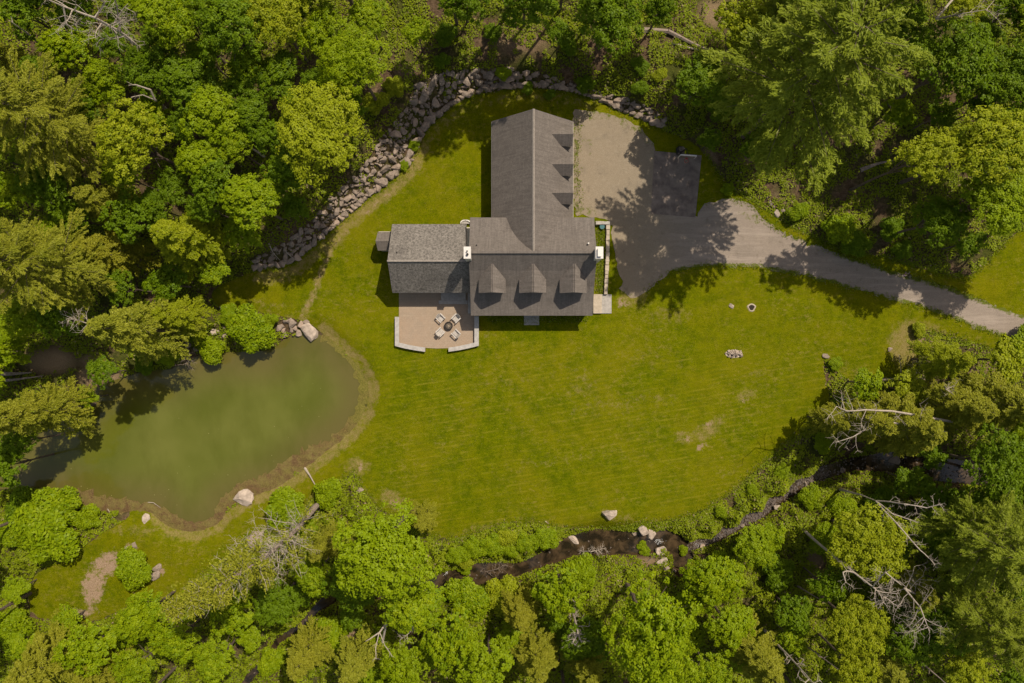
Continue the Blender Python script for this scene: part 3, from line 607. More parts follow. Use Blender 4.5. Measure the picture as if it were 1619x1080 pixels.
# chimneys
def chimney(x0, x1, y0, y1, z1, label, lid):
    o = MB().box(x0+.06, x1-.06, y0+.06, y1-.06, -.1, z1-.12).build("chimney", M['siding'] if False else M['white'], house); o["label"] = label
    c = MB().box(x0, x1, y0, y1, z1-.12, z1).build("chimney_cap", M['white'], o)
    cx, cy = (x0+x1)/2, (y0+y1)/2
    if lid: MB().box(cx-.22, cx+.22, cy-.45, cy+.45, z1+.25, z1+.3).box(cx-.2, cx-.16, cy-.43, cy-.39, z1, z1+.25).box(cx+.16, cx+.2, cy+.39, cy+.43, z1, z1+.25).box(cx-.2, cx-.16, cy+.39, cy+.43, z1, z1+.25).box(cx+.16, cx+.2, cy-.43, cy-.39, z1, z1+.25).build("rain_lid", M['white'], o)
    else:
        MB().tube([(cx+.03, cy-.2, z1), (cx+.03, cy-.2, z1+.25)], [.13, .13], 10).build('flue', M['dark'], o); MB().tube([(cx, cy+.15, z1), (cx, cy+.15, z1+.3)], [.07, .07], 8).build('flue', M['dark'], o)
chimney(-5.22, -4.45, 8.95, 10.25, 9.3, "white chimney between the main house and the west wing", False)
chimney(9.03, 9.86, 8.95, 10.25, 9.3, "white chimney at the right-hand gable end", True)
def pipe(px, py, z, mt, r=.06):
    x, y, _ = W(px, py, z); m = MB(); m.tube([(x, y, z-.5), (x, y, z)], [r, r], 8); m.build("vent_pipe", mt, house)
pipe(753.5, 387, 7.0, M['dark']); pipe(930.5, 384.5, 7.1, M['white'], .09); pipe(627, 399, 5.6, M['dark'])
for x, y, s in ((0, 0, 0),): pass
# stoops and steps
def slab_thing(name, label, cat, boxes, mats):
    e = empty(name, (boxes[0][0], boxes[0][2], 0), 0, label, cat); e.location = (0, 0, 0)
    for (nm, bx), mt in zip([(q[6], q[:6]) for q in boxes], mats): MB().box(*bx).build(nm, mt, e, bevel=.012)
slab_thing("front_step", "grey stone step below the front eave, on the lawn side", "step", [(1.45, 3.3, 2.35, 3.38, -.05, .16, "landing"), (1.45, 3.3, 2.0, 2.34, -.05, .08, "tread")], [M['concrete'], M['concrete']])
slab_thing("side_stoop", "pale two-level stone stoop at the house's lower right corner", "stoop", [(9.85, 10.88, 3.4, 5.72, -.05, .34, "landing"), (10.89, 12.08, 3.4, 5.72, -.05, .16, "tread")], [M['tanstone'], M['concrete']])
slab_thing("patio_steps", "shaded stone steps between patio and house door, under the eave", "steps", [(-8.6, -5.6, 5.0, 6.02, -.05, .32, "landing"), (-8.9, -5.4, 4.55, 4.99, -.05, .2, "tread"), (-5.35, -4.53, 3.4, 6.0, -.05, .26, "side_tread")], [M['concrete']]*3)
# low dry stone wall beside the planting strip
def stone_wall():
    e = empty("stone_wall", G(957, 466), 0, "low dry-laid stone wall edging the planting strip beside the house", "stone wall")
    ex, ey, ez = e.location
    segs = [((942, 352.5), (961.5, 352.5)), ((961.5, 354), (961, 400)), ((961, 400), (957.8, 465))]
    m = MB(); rr = random.Random(3)
    for a, c in segs:
        A = Vector(W(*a, .5)); B = Vector(W(*c, .5)); L = (B-A).length; d = (B-A)/L; nrm = Vector((-d.y, d.x, 0)); t = 0
        while t < L:
            l = rr.uniform(.18, .42)
            for zz in (0, .17, .34):
                w0 = rr.uniform(.17, .23); p0 = A+d*(t+rr.uniform(-.04, .04)); Mx = Matrix(((d.x, nrm.x, 0, p0.x-ex), (d.y, nrm.y, 0, p0.y-ey), (0, 0, 1, 0), (0, 0, 0, 1)))
                m.box(0, min(l, L-t+.05)-.02, -w0, w0, zz-.05 if zz == 0 else zz, zz+.155+rr.uniform(0, .03), Mx)
            t += l
    m.build("stones", M['tanstone'], e)
    A = W(942, 350.4, .5); B = W(964.2, 355, .5); MB().box(A[0]-ex, B[0]-ex, B[1]-ey, A[1]-ey, .54, .6).build("cap_board", M['concrete'], e)
stone_wall()
# teal tub, white well cover
x, y, z = W(952, 358.5, .4); m = MB(); m.tube([(0, 0, 0), (0, 0, .45)], [.2, .28], 14); t = empty("tub", (x, y, .03), 0, "teal round plastic tub in the corner of the planting strip", "tub"); m.build("tub_body", M['teal'], t)
m = MB(); [m.tube([(.29*math.cos(a), .29*math.sin(a), .46), (.29*math.cos(a+.42), .29*math.sin(a+.42), .46)], [.025, .025], 5) for a in np.arange(0, 6.2, .4)]; m.build("rim", M['teal'], t)
x, y, z = W(736, 353.5, .5); t = empty("well_cover", (x, y, .03), 0, "white curved window-well cover against the west wing's back wall", "well cover")
m = MB(); pts = [(.62*math.cos(a), .42*math.sin(a)) for a in np.linspace(0, math.pi, 12)]
[m.box(min(p[0], q[0]), max(p[0], q[0])+.01, min(p[1], q[1])-.04, max(p[1], q[1])+.04, 0, .5) for p, q in zip(pts, pts[1:])]; m.build("shell", M['white'], t)
m = MB(); m.prism([(p[0]*.9, p[1]*.9) for p in pts], .3, .36); m.build("grate", M['concrete'], t)

# ------------------------------------------------------------------ fire pit, chairs, hoop, toy bike
x, y, z = W(709.3, 515.3, .3)
fp = empty("fire_pit", (x, y, .09), 0, "round dark metal fire pit between the four patio chairs", "fire pit")
m = MB()
for k in range(20):
    a = 2*math.pi*k/20; c = 2*math.pi*(k+1)/20
    m.add([(r_*math.cos(t), r_*math.sin(t), zz) for t in (a, c) for r_, zz in ((.30, .12), (.46, .34), (.52, .34), (.36, .10))], [(0, 1, 5, 4), (1, 2, 6, 5), (2, 3, 7, 6), (3, 0, 4, 7)])
m.build("bowl", M['dark'], fp)
m = MB(); m.tube([(0, 0, .13), (0, 0, .24)], [.36, .38], 18); m.build("ash_bed", M['ash'], fp)
m = MB()
for a in (.2, 1.3, 2.4): m.tube([(-.24*math.cos(a), -.24*math.sin(a), .27), (.24*math.cos(a), .24*math.sin(a), .30)], [.035, .03], 6)
m.build("charred_wood", M['net'], fp)
for a in (.8, 2.9, 5.0):
    m = MB(); m.tube([(.38*math.cos(a), .38*math.sin(a), 0), (.34*math.cos(a), .34*math.sin(a), .16)], [.025, .025], 6); m.build("leg", M['dark'], fp)
def garden_chair(px, py, deg, label):
    """low slatted garden chair; front faces +Y before turning"""
    x, y, z = W(px, py, .4); e = empty("garden_chair", (x, y, .09), R(deg), label, "garden chair", "white garden chairs round the fire pit")
    m = MB()
    for k in range(6):
        yy = .32-.1*k; z0 = .38-.022*k; m.box(-.27, .27, yy-.088, yy, z0-.025, z0)
    m.build("seat", M['furn'], e)
    m = MB()
    for k in range(5):
        xx = -.26+.105*k; hgt = .62+.06*(1-abs(k-2)/2)
        m.slab([(xx, -.28, .26), (xx+.098, -.28, .26), (xx+.098, -.28-hgt*.5, .26+hgt*.87), (xx, -.28-hgt*.5, .26+hgt*.87)], .025)
    m.build("backrest", M['furn'], e)
    for s in (-1, 1):
        m = MB(); m.box(min(s*.30, s*.44), max(s*.30, s*.44), -.50, .38, .545, .575); m.build("armrest", M['furn'], e)
        m = MB(); m.box(min(s*.31, s*.35), max(s*.31, s*.35), .24, .34, 0, .545); m.build("leg", M['furn'], e)
        m = MB(); m.slab([(min(s*.31, s*.35), -.52, .02), (max(s*.31, s*.35), -.52, .02), (max(s*.31, s*.35), .24, .36), (min(s*.31, s*.35), .24, .36)], .10); m.build("leg", M['furn'], e)
        m = MB(); m.box(min(s*.33, s*.37), max(s*.33, s*.37), -.46, -.40, 0.02, .545); m.build("leg", M['furn'], e)
garden_chair(697.5, 503.5, 225+0, "white garden chair above and left of the fire pit")
garden_chair(720.5, 504.0, 135, "white garden chair above and right of the fire pit, beside the house's shadow")
garden_chair(697.0, 524.5, -45, "white garden chair below and left of the fire pit, its shadow longest")
garden_chair(720.5, 527.0, 45, "white garden chair below and right of the fire pit")

def hoop():
    bx, by, bz = G(1075, 241.5); e = empty("basketball_hoop", (bx, by, .1), R(-4), "basketball hoop with white backboard and red rim over the asphalt pad", "basketball hoop")
    m = MB(); m.prism([(-.55, .45), (-.45, -.4), (.45, -.4), (.55, .45), (.3, .7), (-.3, .7)], 0, .28); m.build("base", M['dark'], e, bevel=.05)
    m = MB(); m.tube([(0, -.1, .2), (0, -.35, 2.9), (0, -.6, 3.3)], [.07, .06, .06], 8); m.build("pole", M['dark'], e)
    tx, ty, _ = W(1080, 250, 3.95); dy = (ty-by)
    dy = max(min(dy, -0.5), -1.4); dx = 0.1
    MB().box(-.9+dx, .9+dx, dy-.05, dy, 2.9, 3.95).build("backboard", M['court'], e)
    MB().box(-.95+dx, -.9+dx, dy-.09, dy+.02, 2.85, 4.0).box(.9+dx, .95+dx, dy-.09, dy+.02, 2.85, 4.0).box(-.9+dx, .9+dx, dy-.10, dy+.04, 3.95, 4.0).build("board_frame", M['white'], e)
    m = MB(); m.box(dx-.12, dx+.12, dy-.22, dy-.05, 2.95, 3.1); n = 16; cy = dy-.05-.15-.23
    for k in range(n):
        a, c = 2*math.pi*k/n, 2*math.pi*(k+1)/n; m.tube([(dx+.23*math.cos(a), cy+.23*math.sin(a), 3.05), (dx+.23*math.cos(c), cy+.23*math.sin(c), 3.05)], [.02, .02], 5)
    m.build("rim", M['red'], e)
    m = MB()
    for k in range(12):
        a = 2*math.pi*k/12; c = a+.5; m.tube([(dx+.23*math.cos(a), cy+.23*math.sin(a), 3.04), (dx+.14*math.cos(c), cy+.14*math.sin(c), 2.6)], [.012, .012], 4); m.tube([(dx+.23*math.cos(a), cy+.23*math.sin(a), 3.04), (dx+.14*math.cos(a-.5), cy+.14*math.sin(a-.5), 2.6)], [.012, .012], 4)
    m.build("net", M['net'], e)
    m = MB(); m.tube([(-.12, -.35, 2.6), (dx-.3, dy+.02, 3.1)], [.03, .03], 6); m.tube([(.12, -.35, 2.6), (dx+.3, dy+.02, 3.1)], [.03, .03], 6); m.build("brace", M['dark'], e)
hoop()
def bike():
    x, y, z = G(1432, 437, .09); e = empty("childs_bicycle", (x, y, z), R(-5), "small purple child's bicycle lying on its side at the driveway edge", "bicycle")
    for cx in (-.42, .42):
        m = MB(); n = 16
        for k in range(n):
            a, c = 2*math.pi*k/n, 2*math.pi*(k+1)/n; m.tube([(cx+.23*math.cos(a), .23*math.sin(a), .09), (cx+.23*math.cos(c), .23*math.sin(c), .09)], [.025, .025], 5)
        o = m.build("wheel", M['dark'], e); m = MB()
        for k in range(6): m.tube([(cx, 0, .09), (cx+.22*math.cos(k*1.047), .22*math.sin(k*1.047), .09)], [.006, .006], 4)
        m.build("spokes", M['white'], o)
    m = MB(); m.tube([(-.42, 0, .12), (-.05, .05, .14), (.28, .35, .14), (.42, 0, .12)], [.025]*4, 6); m.tube([(-.42, 0, .12), (-.18, .34, .14), (-.05, .05, .14)], [.022]*3, 6); m.tube([(-.18, .34, .14), (.28, .35, .14)], [.022]*2, 6); m.build("frame", M['purple'], e)
    m = MB(); m.tube([(.22, .50, .02), (.25, .5, .18), (.22, .5, .38)], [.02]*3, 6); m.build("handlebar", M['white'], e)
    MB().box(-.30, -.08, .44, .50, .08, .2).build("saddle", M['dark'], e)
bike()

# ------------------------------------------------------------------ boulders
def rock_mesh(seed, flat=0.7, n=16):
    r = np.random.default_rng(seed); bm = bmesh.new()
    p = r.normal(size=(n, 3)); p /= np.linalg.norm(p, axis=1)[:, None]; p *= r.uniform(.82, 1.0, (n, 1))*np.array([1, r.uniform(.62, .9), flat])
    # squared-off faces as in quarried stone
    p = np.clip(p, -0.78, 0.78)
    for q in p: bm.verts.new(q)
    bmesh.ops.convex_hull(bm, input=bm.verts[:]); bmesh.ops.delete(bm, geom=[v for v in bm.verts if not v.link_faces], context='VERTS')
    bmesh.ops.dissolve_limit(bm, angle_limit=R(9), verts=bm.verts[:], edges=bm.edges[:])
    bmesh.ops.bevel(bm, geom=bm.edges[:], offset=.06, segments=1, affect='EDGES', clamp_overlap=True)
    bmesh.ops.triangulate(bm, faces=bm.faces[:]); bmesh.ops.subdivide_edges(bm, edges=[e for e in bm.edges if e.calc_length() > .35], cuts=1)
    for v in bm.verts: v.co += Vector(r.normal(0, .018, 3))
    me = bpy.data.meshes.new("boulder"); bm.to_mesh(me); bm.free(); me.materials.append(M['rock']); return me
ROCKS = [rock_mesh(100+i, .55+.06*(i % 4)) for i in range(10)]
FLATS = [rock_mesh(200+i, .32) for i in range(4)]
def boulder(px, py, rpx, label, group=None, flat=False, ar=1.0, rot=None, seed=None, zof=0.0, name="boulder", sz=None, pale=False):
    rr = random.Random(seed if seed is not None else int(px*31+py*7)); me = rr.choice(FLATS if flat else ROCKS)
    x, y, z = G(px, py); r = rpx*H/F*1.42
    o = bpy.data.objects.new(name, me); link(o); o.location = (x, y, z+r*.18+zof); o.scale = (r*ar, r/ar**.3, r*(sz or .8))
    o.rotation_euler = (rr.uniform(-.2, .2), rr.uniform(-.2, .2), rr.uniform(0, 6.28) if rot is None else R(rot))
    if pale: o.material_slots[0].link = 'OBJECT'; o.material_slots[0].material = M['pale']
    return tag(o, label, "boulder", group)
def embankment():
    rr = random.Random(5); inn = np.array(densify(ROCK_IN, 3, 0, False)); out = np.array(densify(ROCK_OUT, 3, 0, False)); pts = []
    poly = np.vstack([np.array(ROCK_IN, float), np.array(ROCK_OUT, float)[::-1]])
    # a first course along the lawn edge, then fill
    i = 0
    while i < len(inn):
        q = inn[i]; s = rr.uniform(5.5, 9.0) if 600 < q[0] < 900 else rr.uniform(4.5, 7)
        if q[0] > 840 and q[0] < 940: s *= .8
        d = out[np.argmin(np.hypot(*(out-q).T))]-q; d = d/np.hypot(*d); t = q+d*s*.8; pts.append((t[0], t[1], s)); i += max(2, int(s*1.75/3))
    for _ in range(9000):
        x = rr.uniform(395, 1058); y = rr.uniform(105, 430)
        if not inside(np.array([[x, y]]), poly)[0]: continue
        s = rr.choice([4, 5, 6, 7, 8.5]) if 600 < x < 860 else rr.choice([3.5, 4, 5, 6])
        if 845 < x < 990: s *= .9
        if all((x-a)**2+(y-b)**2 > ((s+c)*.70)**2 for a, b, c in pts): pts.append((x, y, s))
    print("embankment boulders", len(pts)); pts = sorted(pts, key=lambda q: -q[2])[:297]
    SEG = [(480, "boulder in the embankment's lowest end by the pond lawn"), (570, "boulder in the embankment's narrow shaded lower stretch"), (640, "sunlit boulder on the embankment's diagonal stretch"),
           (720, "large squared boulder at the embankment's wide bend"), (850, "dark boulder in the embankment's shaded top stretch"), (960, "boulder among weeds in the embankment above the house wing"), (2000, "boulder at the embankment's right end near the gravel yard")]
    for x, y, s in pts:
        lab = next(l for a, l in SEG if x < a); q = np.array([[x, y]]); di = dist_line(q, np.array(ROCK_IN, float))[0]; do = dist_line(q, np.array(ROCK_OUT, float))[0]
        lab = ("large " if s > 6.5 else "small " if s < 4.6 else "")+lab.replace("large ", "")+(", on the lawn-side row" if di < 10 else ", on the uphill row" if do < 9 else "")
        dy = 40 if x < 700 else 8
        boulder(x, y, s*1.0, lab, "boulders of the stone embankment", rot=rr.choice([25, 35, -50, 60, 10, 80])+rr.uniform(-15, 15) if x < 750 else rr.uniform(-30, 30), ar=rr.uniform(1.05, 1.3), sz=1.05)
embankment()
for a in [
 (490,525,13.5,"largest pinkish boulder at the pond's upper right corner"),(475,512,7,"rounded stone just left of the largest pond-corner boulder"),(463,511,7.5,"flat-topped stone above the pond between weeds, third from the big boulder"),(453,508,5,"small pale stone at the top of the pond-corner rocks"),(443,518,6.5,"oval stone at the left end of the pond-corner rocks"),(450,530,5.5,"pale low stone at the water's edge below the oval stone"),(461,521,5,"small brown stone in the middle of the pond-corner rocks"),(471,526,7,"tan slab touching the water left of the largest boulder"),(485,509,5,"pointed stone behind the largest pond-corner boulder"),(467,519,4,"smallest white stone among the pond-corner rocks"),(449,523,4.5,"grey stone between the oval stone and the waterline"),
 (354,488,6,"lone white-topped stone above the bright shrubs by the pond"),(356,519,5,"round grey stone among the pond shrubs"),(340,525,6.5,"flat pale stone left of the round grey one in the pond shrubs"),(353,532,6,"brown stone lowest among the pond shrubs"),(296,545,6,"pale stone at the pond bank beside the olive conifer"),(310,552,4,"small stone at the pond bank below the pale one"),
 (1017,836,9,"pale hexagonal boulder beside the stream dam"),(1029,842,10,"big wedge boulder at the head of the stream dam"),(1034,861,5,"small boulder below the wedge boulder in the dam"),(1044,871,9,"curved pale boulder in the middle of the stream dam"),(1046,887,8.5,"cracked boulder in the lower part of the stream dam"),(1053,898,5,"small boulder at the lower end of the dam"),(1003,841,5.5,"weathered small boulder left of the hexagonal one"),(1008,848,4.5,"rough stone under the hexagonal boulder at the bank"),(1064,902,4.5,"stone on the far bank just below the dam pool"),
 (713,908,4.5,"round stone in the stream beside the big bright maple"),(706,913,4,"small stone at the left bank next to the round stream stone"),(709,925,4,"pale stone on the bank below the round stream stone"),(711,934,5,"long pale stone lowest beside the bright maple"),
 (1305,563,5.5,"grey stone at the corner where the lawn meets the right-hand scrub"),(1406,552,4,"small pale stone on the tan mown mound"),(1156,484,4.5,"small pinkish stone sunk in the lawn left of the hole"),(966,794+50,2.5,"tiny stone on the lawn edge by the stream"),
 (213,862,5,"grey stone above the round shrub on the lower left lawn"),(200,866,4,"brown stone next to the grey one above the round shrub"),(1218,321,4,"small white stone at the top of the scatter by the driveway bend"),(1228,338,6,"pale slab beside the driveway bend"),(1238,333,3.5,"small white stone right of the pale slab by the driveway"),(1212,312,3.5,"pebble-like white stone highest in the scatter by the driveway"),(1223,326,3,"tiny white stone between slab and bend"),
 (1110,865,5,"stone in the rapids above the dam pool"),(1105,745+110,3,"tiny wet stone in the rapids above the dam"),(1175,830,5,"tan stone on the stream bank under the lawn's lower corner"),(1228,802,6,"pale stone on the stream bank near the shrubs"),(1412,728,10,"brown boulder in the dark upper stream"),(1330,742,6,"stone at the stream bend under the conifers"),(1273,765,5,"stone midway up the shaded stream"),
 (570,775,5,"white stone in the scrub strip at the lawn's lower left"),(557,783,3.5,"small white stone left of the scrub-strip stone"),(557,800,4,"mossy stone lower in the scrub strip"),(545,779,3,"tiny stone on the ditch edge"),(565,812,4.5,"pale stone at the lower end of the scrub strip")]:
    boulder(*a, pale=a[0] in (490, 1017, 1029, 1044, 1046, 354, 1156, 1228, 340, 478))
boulder(961, 812, 13.5, "big pale flat boulder on the lower lawn edge above the stream", flat=False, rot=20, ar=1.05, seed=4, sz=.6, pale=True)
boulder(387.5, 786, 14, "pale heart-shaped boulder in the waterweed on the pond's lower shore", flat=True, rot=5, ar=1.2, seed=2, sz=1.0, pale=True)
boulder(907, 852, 7, "pale oval slab standing in the brown stream water", flat=True, rot=-35, ar=1.3, seed=3, zof=.25, sz=1, pale=True)
boulder(250, 897, 8, "dark grey flat boulder beside the round shrub, upper of two", flat=True, rot=30, seed=11)
boulder(246, 909, 10, "grey ledge boulder beside the round shrub, lower of two", flat=True, rot=20, seed=12)
boulder(404, 850, 15, "broad pale rock outcrop beside the leaning dead-topped conifer", flat=True, rot=50, seed=13)
boulder(231.5, 820, 6.5, "narrow pale upright stone on the pond's lower grass bank", rot=80, ar=1.4, seed=14, flat=True, pale=True)
def stone_pile():
    x, y, z = G(1160, 559.5); e = empty("stone_pile", (x, y, z+.03), 0, "low oval pile of pale pebbly stones in the middle of the right lawn", "stone pile"); rr = random.Random(9)
    m_ = MB(); m_.prism([(1.08*math.cos(t), .52*math.sin(t)) for t in np.arange(0, 6.28, .45)], -.1, .06); m_.build('core', M['pale'], e, bevel=.05)
    for k in range(52):
        a = rr.uniform(0, 6.28); d = rr.random()**.6; o = bpy.data.objects.new("stone", rr.choice(ROCKS)); link(o, e); o.material_slots[0].link = 'OBJECT'; o.material_slots[0].material = M['pale'] if k % 4 else M['rock']
        o.location = (1.1*d*math.cos(a), .52*d*math.sin(a), .14+.24*(1-d)); s = rr.uniform(.12, .22); o.scale = (s*1.2, s, s); o.rotation_euler = (rr.random(), rr.random(), a)
stone_pile()
def hole():
    x, y, z = G(1188, 486.5); e = empty("burrow_hole", (x, y, z+.06), 0, "small dark hole with an earthen rim in the right lawn", "hole"); m = MB(); n = 18
    for k in range(n):
        a, c = 2*math.pi*k/n, 2*math.pi*(k+1)/n
        f = lambda t, r, zz: (r*math.cos(t)*(1+.16*math.sin(3*t)+.06*math.sin(7*t)), r*math.sin(t), zz)
        m.add([f(a, .50, 0), f(a, .40, .06), f(a, .33, .02), f(c, .50, 0), f(c, .40, .06), f(c, .33, .02)], [(0, 3, 4, 1), (1, 4, 5, 2)])
    m.build("rim", M['tanstone'], e); m = MB(); m.prism([(.40*math.cos(t), .40*math.sin(t)) for t in np.arange(0, 6.28, .35)], .0, .02); m.build("opening", M['soil'], e)
hole()

# ------------------------------------------------------------------ leaves
def unit(v): return v/np.maximum(np.linalg.norm(v, axis=1, keepdims=True), 1e-9)
def leaves(c, nrm, size, asp, r, along=None):
    n = len(c); nrm = unit(nrm); t = r.normal(size=(n, 3)) if along is None else along+r.normal(0, .25, (n, 3))
    t = unit(t-nrm*np.sum(t*nrm, 1, keepdims=True)); b = np.cross(nrm, t); s = np.asarray(size).reshape(-1, 1)*.5*np.ones((n, 1))
    droop = -0.12*s*np.array([0, 0, 1])
    V = np.stack([c-t*s, c+b*s*asp+droop*0, c+t*s+droop, c-b*s*asp], 1).reshape(-1, 3)
    return V
def sph(n, r, zmin=-1.0):
    z = r.uniform(zmin, 1, n); a = r.uniform(0, 2*np.pi, n); q = np.sqrt(1-z*z); return np.stack([q*np.cos(a), q*np.sin(a), z], 1)
def crown_broad(seed, Rr, depth, nl, ncl, nleaf, ls, flat=.75):
    """lobes of leaf clumps on the outside of the crown, with gaps between the lobes"""
    r = np.random.default_rng(seed); C = []; N = []; T = []
    for i in range(nl):
        a = 2.39996*i+r.uniform(-.3, .3); rad = Rr*.66*math.sqrt((i+.5)/nl)*r.uniform(.85, 1.12)
        zt = depth*(1-(rad/Rr)**2*1.1)*.5+r.normal(0, depth*.10); lc = np.array([rad*math.cos(a), rad*math.sin(a), zt]); lr = Rr*r.uniform(.22, .40)
        d = sph(ncl, r, -.35); cc = lc+d*lr*r.uniform(.75, 1.12, (ncl, 1))*np.array([1, 1, flat]); cr = r.uniform(.30, .62, (ncl, 1))*max(.7, min(1.1, Rr/5))
        k = nleaf; q = r.normal(size=(ncl, k, 3)); q /= np.linalg.norm(q, axis=2, keepdims=True); q *= r.random((ncl, k, 1))**.4
        pos = cc[:, None]+q*cr[:, None]*np.array([1, 1, .55]); nn = q*.55+d[:, None]*.35+np.array([0, 0, .75])+r.normal(0, .35, q.shape)
        C.append(pos.reshape(-1, 3)); N.append(nn.reshape(-1, 3)); T.append((r.random((ncl, 1))*.65+r.random((ncl, k))*.35+q[:, :, 2]*.0).ravel())
    C = np.vstack(C); N = np.vstack(N); T = np.concatenate(T)
    return leaves(C, N, ls*r.uniform(.7, 1.25, len(C)), .62, r), T
def crown_pine(seed, Rr, z0, z1, nb, ntuft, nneed, style='pine'):
    """plumes of needles along radiating branches; origin at the crown's middle height"""
    r = np.random.default_rng(seed); C = []; N = []; A = []; T = []; S = []; br = []
    zm = (z0+z1)/2
    for i in range(nb):
        t = (i+.5)/nb; z = z0+(z1-z0)*t; L = Rr*((1-t)**.75 if style == 'hemlock' else (1-t**2.2)**.6)*r.uniform(.65, 1.12)+.3
        a = 2.39996*i+r.uniform(-.35, .35); dr = np.array([math.cos(a), math.sin(a), 0]); up = (.25 if style == 'pine' else .02)+.5*t*(style == 'pine'); dp = -.10 if style == 'pine' else -.22
        f = lambda u: np.array([0, 0, z-zm])+np.outer(u, dr)*L+np.outer(u*up*L+dp*u*u*L, [0, 0, 1])
        br.append(f(np.array([0, .35, .7, 1.0])))
        bt = r.random()
        for q in range(ntuft):
            u0 = .18+.82*(q+.5)/ntuft; sd = 1 if q % 2 else -1; ang = sd*r.uniform(.45, .95)*(1.15-.7*u0); sdir = np.array([math.cos(a+ang), math.sin(a+ang), r.normal(.05, .10)])
            ln_ = (1.12-u0)*L*.55+.5; b0 = f(np.array([u0]))[0]; k = int(nneed*(.5+ln_)); w_ = r.random(k)
            pos = b0+sdir*(w_*ln_)[:, None]; side = np.array([-sdir[1], sdir[0], 0]); pos += side*(r.normal(0, .17, k)*(1.15-w_*.7))[:, None]; pos[:, 2] += r.normal(0, .06, k)-(.10 if style == 'pine' else .22)*w_*w_*ln_
            C.append(pos); N.append(np.array([0, 0, 1.0])+r.normal(0, .4, (k, 3))); A.append(sdir+side*np.sign(r.normal(size=k))[:, None]*.55+r.normal(0, .2, (k, 3)))
            T.append(np.clip(.25*bt+.25*r.random()+.2*w_+.3*r.random(k), 0, 1))
    C = np.vstack(C); N = np.vstack(N); A = np.vstack(A); T = np.concatenate(T)
    return leaves(C, N, (.40 if style == 'pine' else .32)*r.uniform(.7, 1.3, len(C)), .24 if style == 'pine' else .36, r, A), T, br
def mk(name, V, T): return fast_mesh(name, V, len(V)//4, 4, [M['Lb']], T)
def limb_mesh(seed, h, Rr, depth, rad, nl):
    r = random.Random(seed); m = MB(); m.tube([(0, 0, -.4), (.1, 0, h*.4), (0, .15, h*.8), (0, 0, h+depth*.15)], [rad, rad*.8, rad*.55, rad*.15], 8)
    for i in range(nl):
        a = 2.4*i+r.uniform(-.3, .3); z = h*r.uniform(.55, .85); q = Rr*r.uniform(.5, .8)
        m.tube([(0, 0, z), (q*.4*math.cos(a), q*.4*math.sin(a), z+(h-z)*.7), (q*math.cos(a), q*math.sin(a), h+depth*r.uniform(-.1, .15))], [rad*.4, rad*.26, rad*.07], 5)
    me = bpy.data.meshes.new("trunk"); me.from_pydata(m.v, [], m.f); me.update(); me.materials.append(M['bark']); return me
KIND = {}
def reg(key, zc, Rr, crowns, trunks): KIND[key] = (zc, Rr, crowns, trunks)
reg('L', 14, 6, [mk("crown", *crown_broad(1, 6, 6.5, 30, 32, 27, .31)), mk("crown", *crown_broad(2, 6, 7.5, 40, 22, 30, .27, .55)), mk("crown", *crown_broad(3, 6.2, 8, 22, 30, 24, .33, .9))], [limb_mesh(s, 14, 6, 6.5, .32, 9) for s in (1, 2)])
reg('M', 10, 4.2, [mk("crown", *crown_broad(4, 4.2, 5, 17, 28, 24, .30)), mk("crown", *crown_broad(5, 4.2, 6.5, 26, 15, 26, .25, .55)), mk("crown", *crown_broad(6, 4.4, 6, 13, 26, 20, .33, .9)), mk("crown", *crown_broad(16, 4.2, 4.5, 22, 20, 22, .27, .7))], [limb_mesh(s, 10, 4.2, 5, .22, 7) for s in (3, 4)])
reg('S', 5, 2.5, [mk("crown", *crown_broad(s, 2.5, 3, 10, 22, 20, .26)) for s in (7, 8)], [limb_mesh(5, 5, 2.5, 3, .12, 5)])
def bushV(seed):
    r = np.random.default_rng(seed); C = []; N = []; T = []
    for i in range(15):
        a = 2.4*i+r.uniform(-.4, .4); rd = 1.55*math.sqrt(i/15)*r.uniform(.8, 1.15); lc = np.array([rd*math.cos(a), rd*math.sin(a), .75-.22*rd+r.normal(0, .12)]); lr = r.uniform(.42, .78)
        n = int(620*lr); d = sph(n, r, -.3); C.append(lc+d*lr*np.array([1, 1, .8])*(r.uniform(.65, 1.22, n))[:, None]); N.append(d*.6+np.array([0, 0, .8])+r.normal(0, .45, (n, 3))); T.append(np.clip(r.random()*.35+r.random(n)*.65, 0, 1))
    C = np.vstack(C); N = np.vstack(N); return leaves(C, N, .26*r.uniform(.6, 1.35, len(C)), .45, r, N*.4+r.normal(0, .6, N.shape)), np.concatenate(T)
reg('B', 0.9, 2, [mk("foliage", *bushV(s)) for s in (1, 2, 3)], [limb_mesh(6, .9, 1.6, 1, .05, 6)])
pc = [crown_pine(s, 7, 9, 23, 46, 11, 34) for s in (11, 12)]
def pine_trunk(h, rad, br, zm, seed=0):
    m = MB(); m.tube([(0, 0, -.4), (0.05, 0.05, h*.5), (0, 0, h)], [rad, rad*.65, rad*.1], 8)
    for q in br: m.tube([(a[0], a[1], a[2]+zm) for a in q], [rad*.16, rad*.12, rad*.07, rad*.03], 4)
    me = bpy.data.meshes.new("trunk"); me.from_pydata(m.v, [], m.f); me.update(); me.materials.append(M['bark']); return me
KIND['P'] = (16, 7, [mk("crown", v, t) for v, t, _ in pc], [pine_trunk(22.6, .38, b_, 16) for _, _, b_ in pc])
hc = [crown_pine(s, 4.6, 4, 15, 44, 9, 30, 'hemlock') for s in (21, 22, 23)]
KIND['H'] = (9.5, 4.6, [mk("crown", v, t) for v, t, _ in hc], [pine_trunk(15, .25, b_, 9.5) for _, _, b_ in hc])
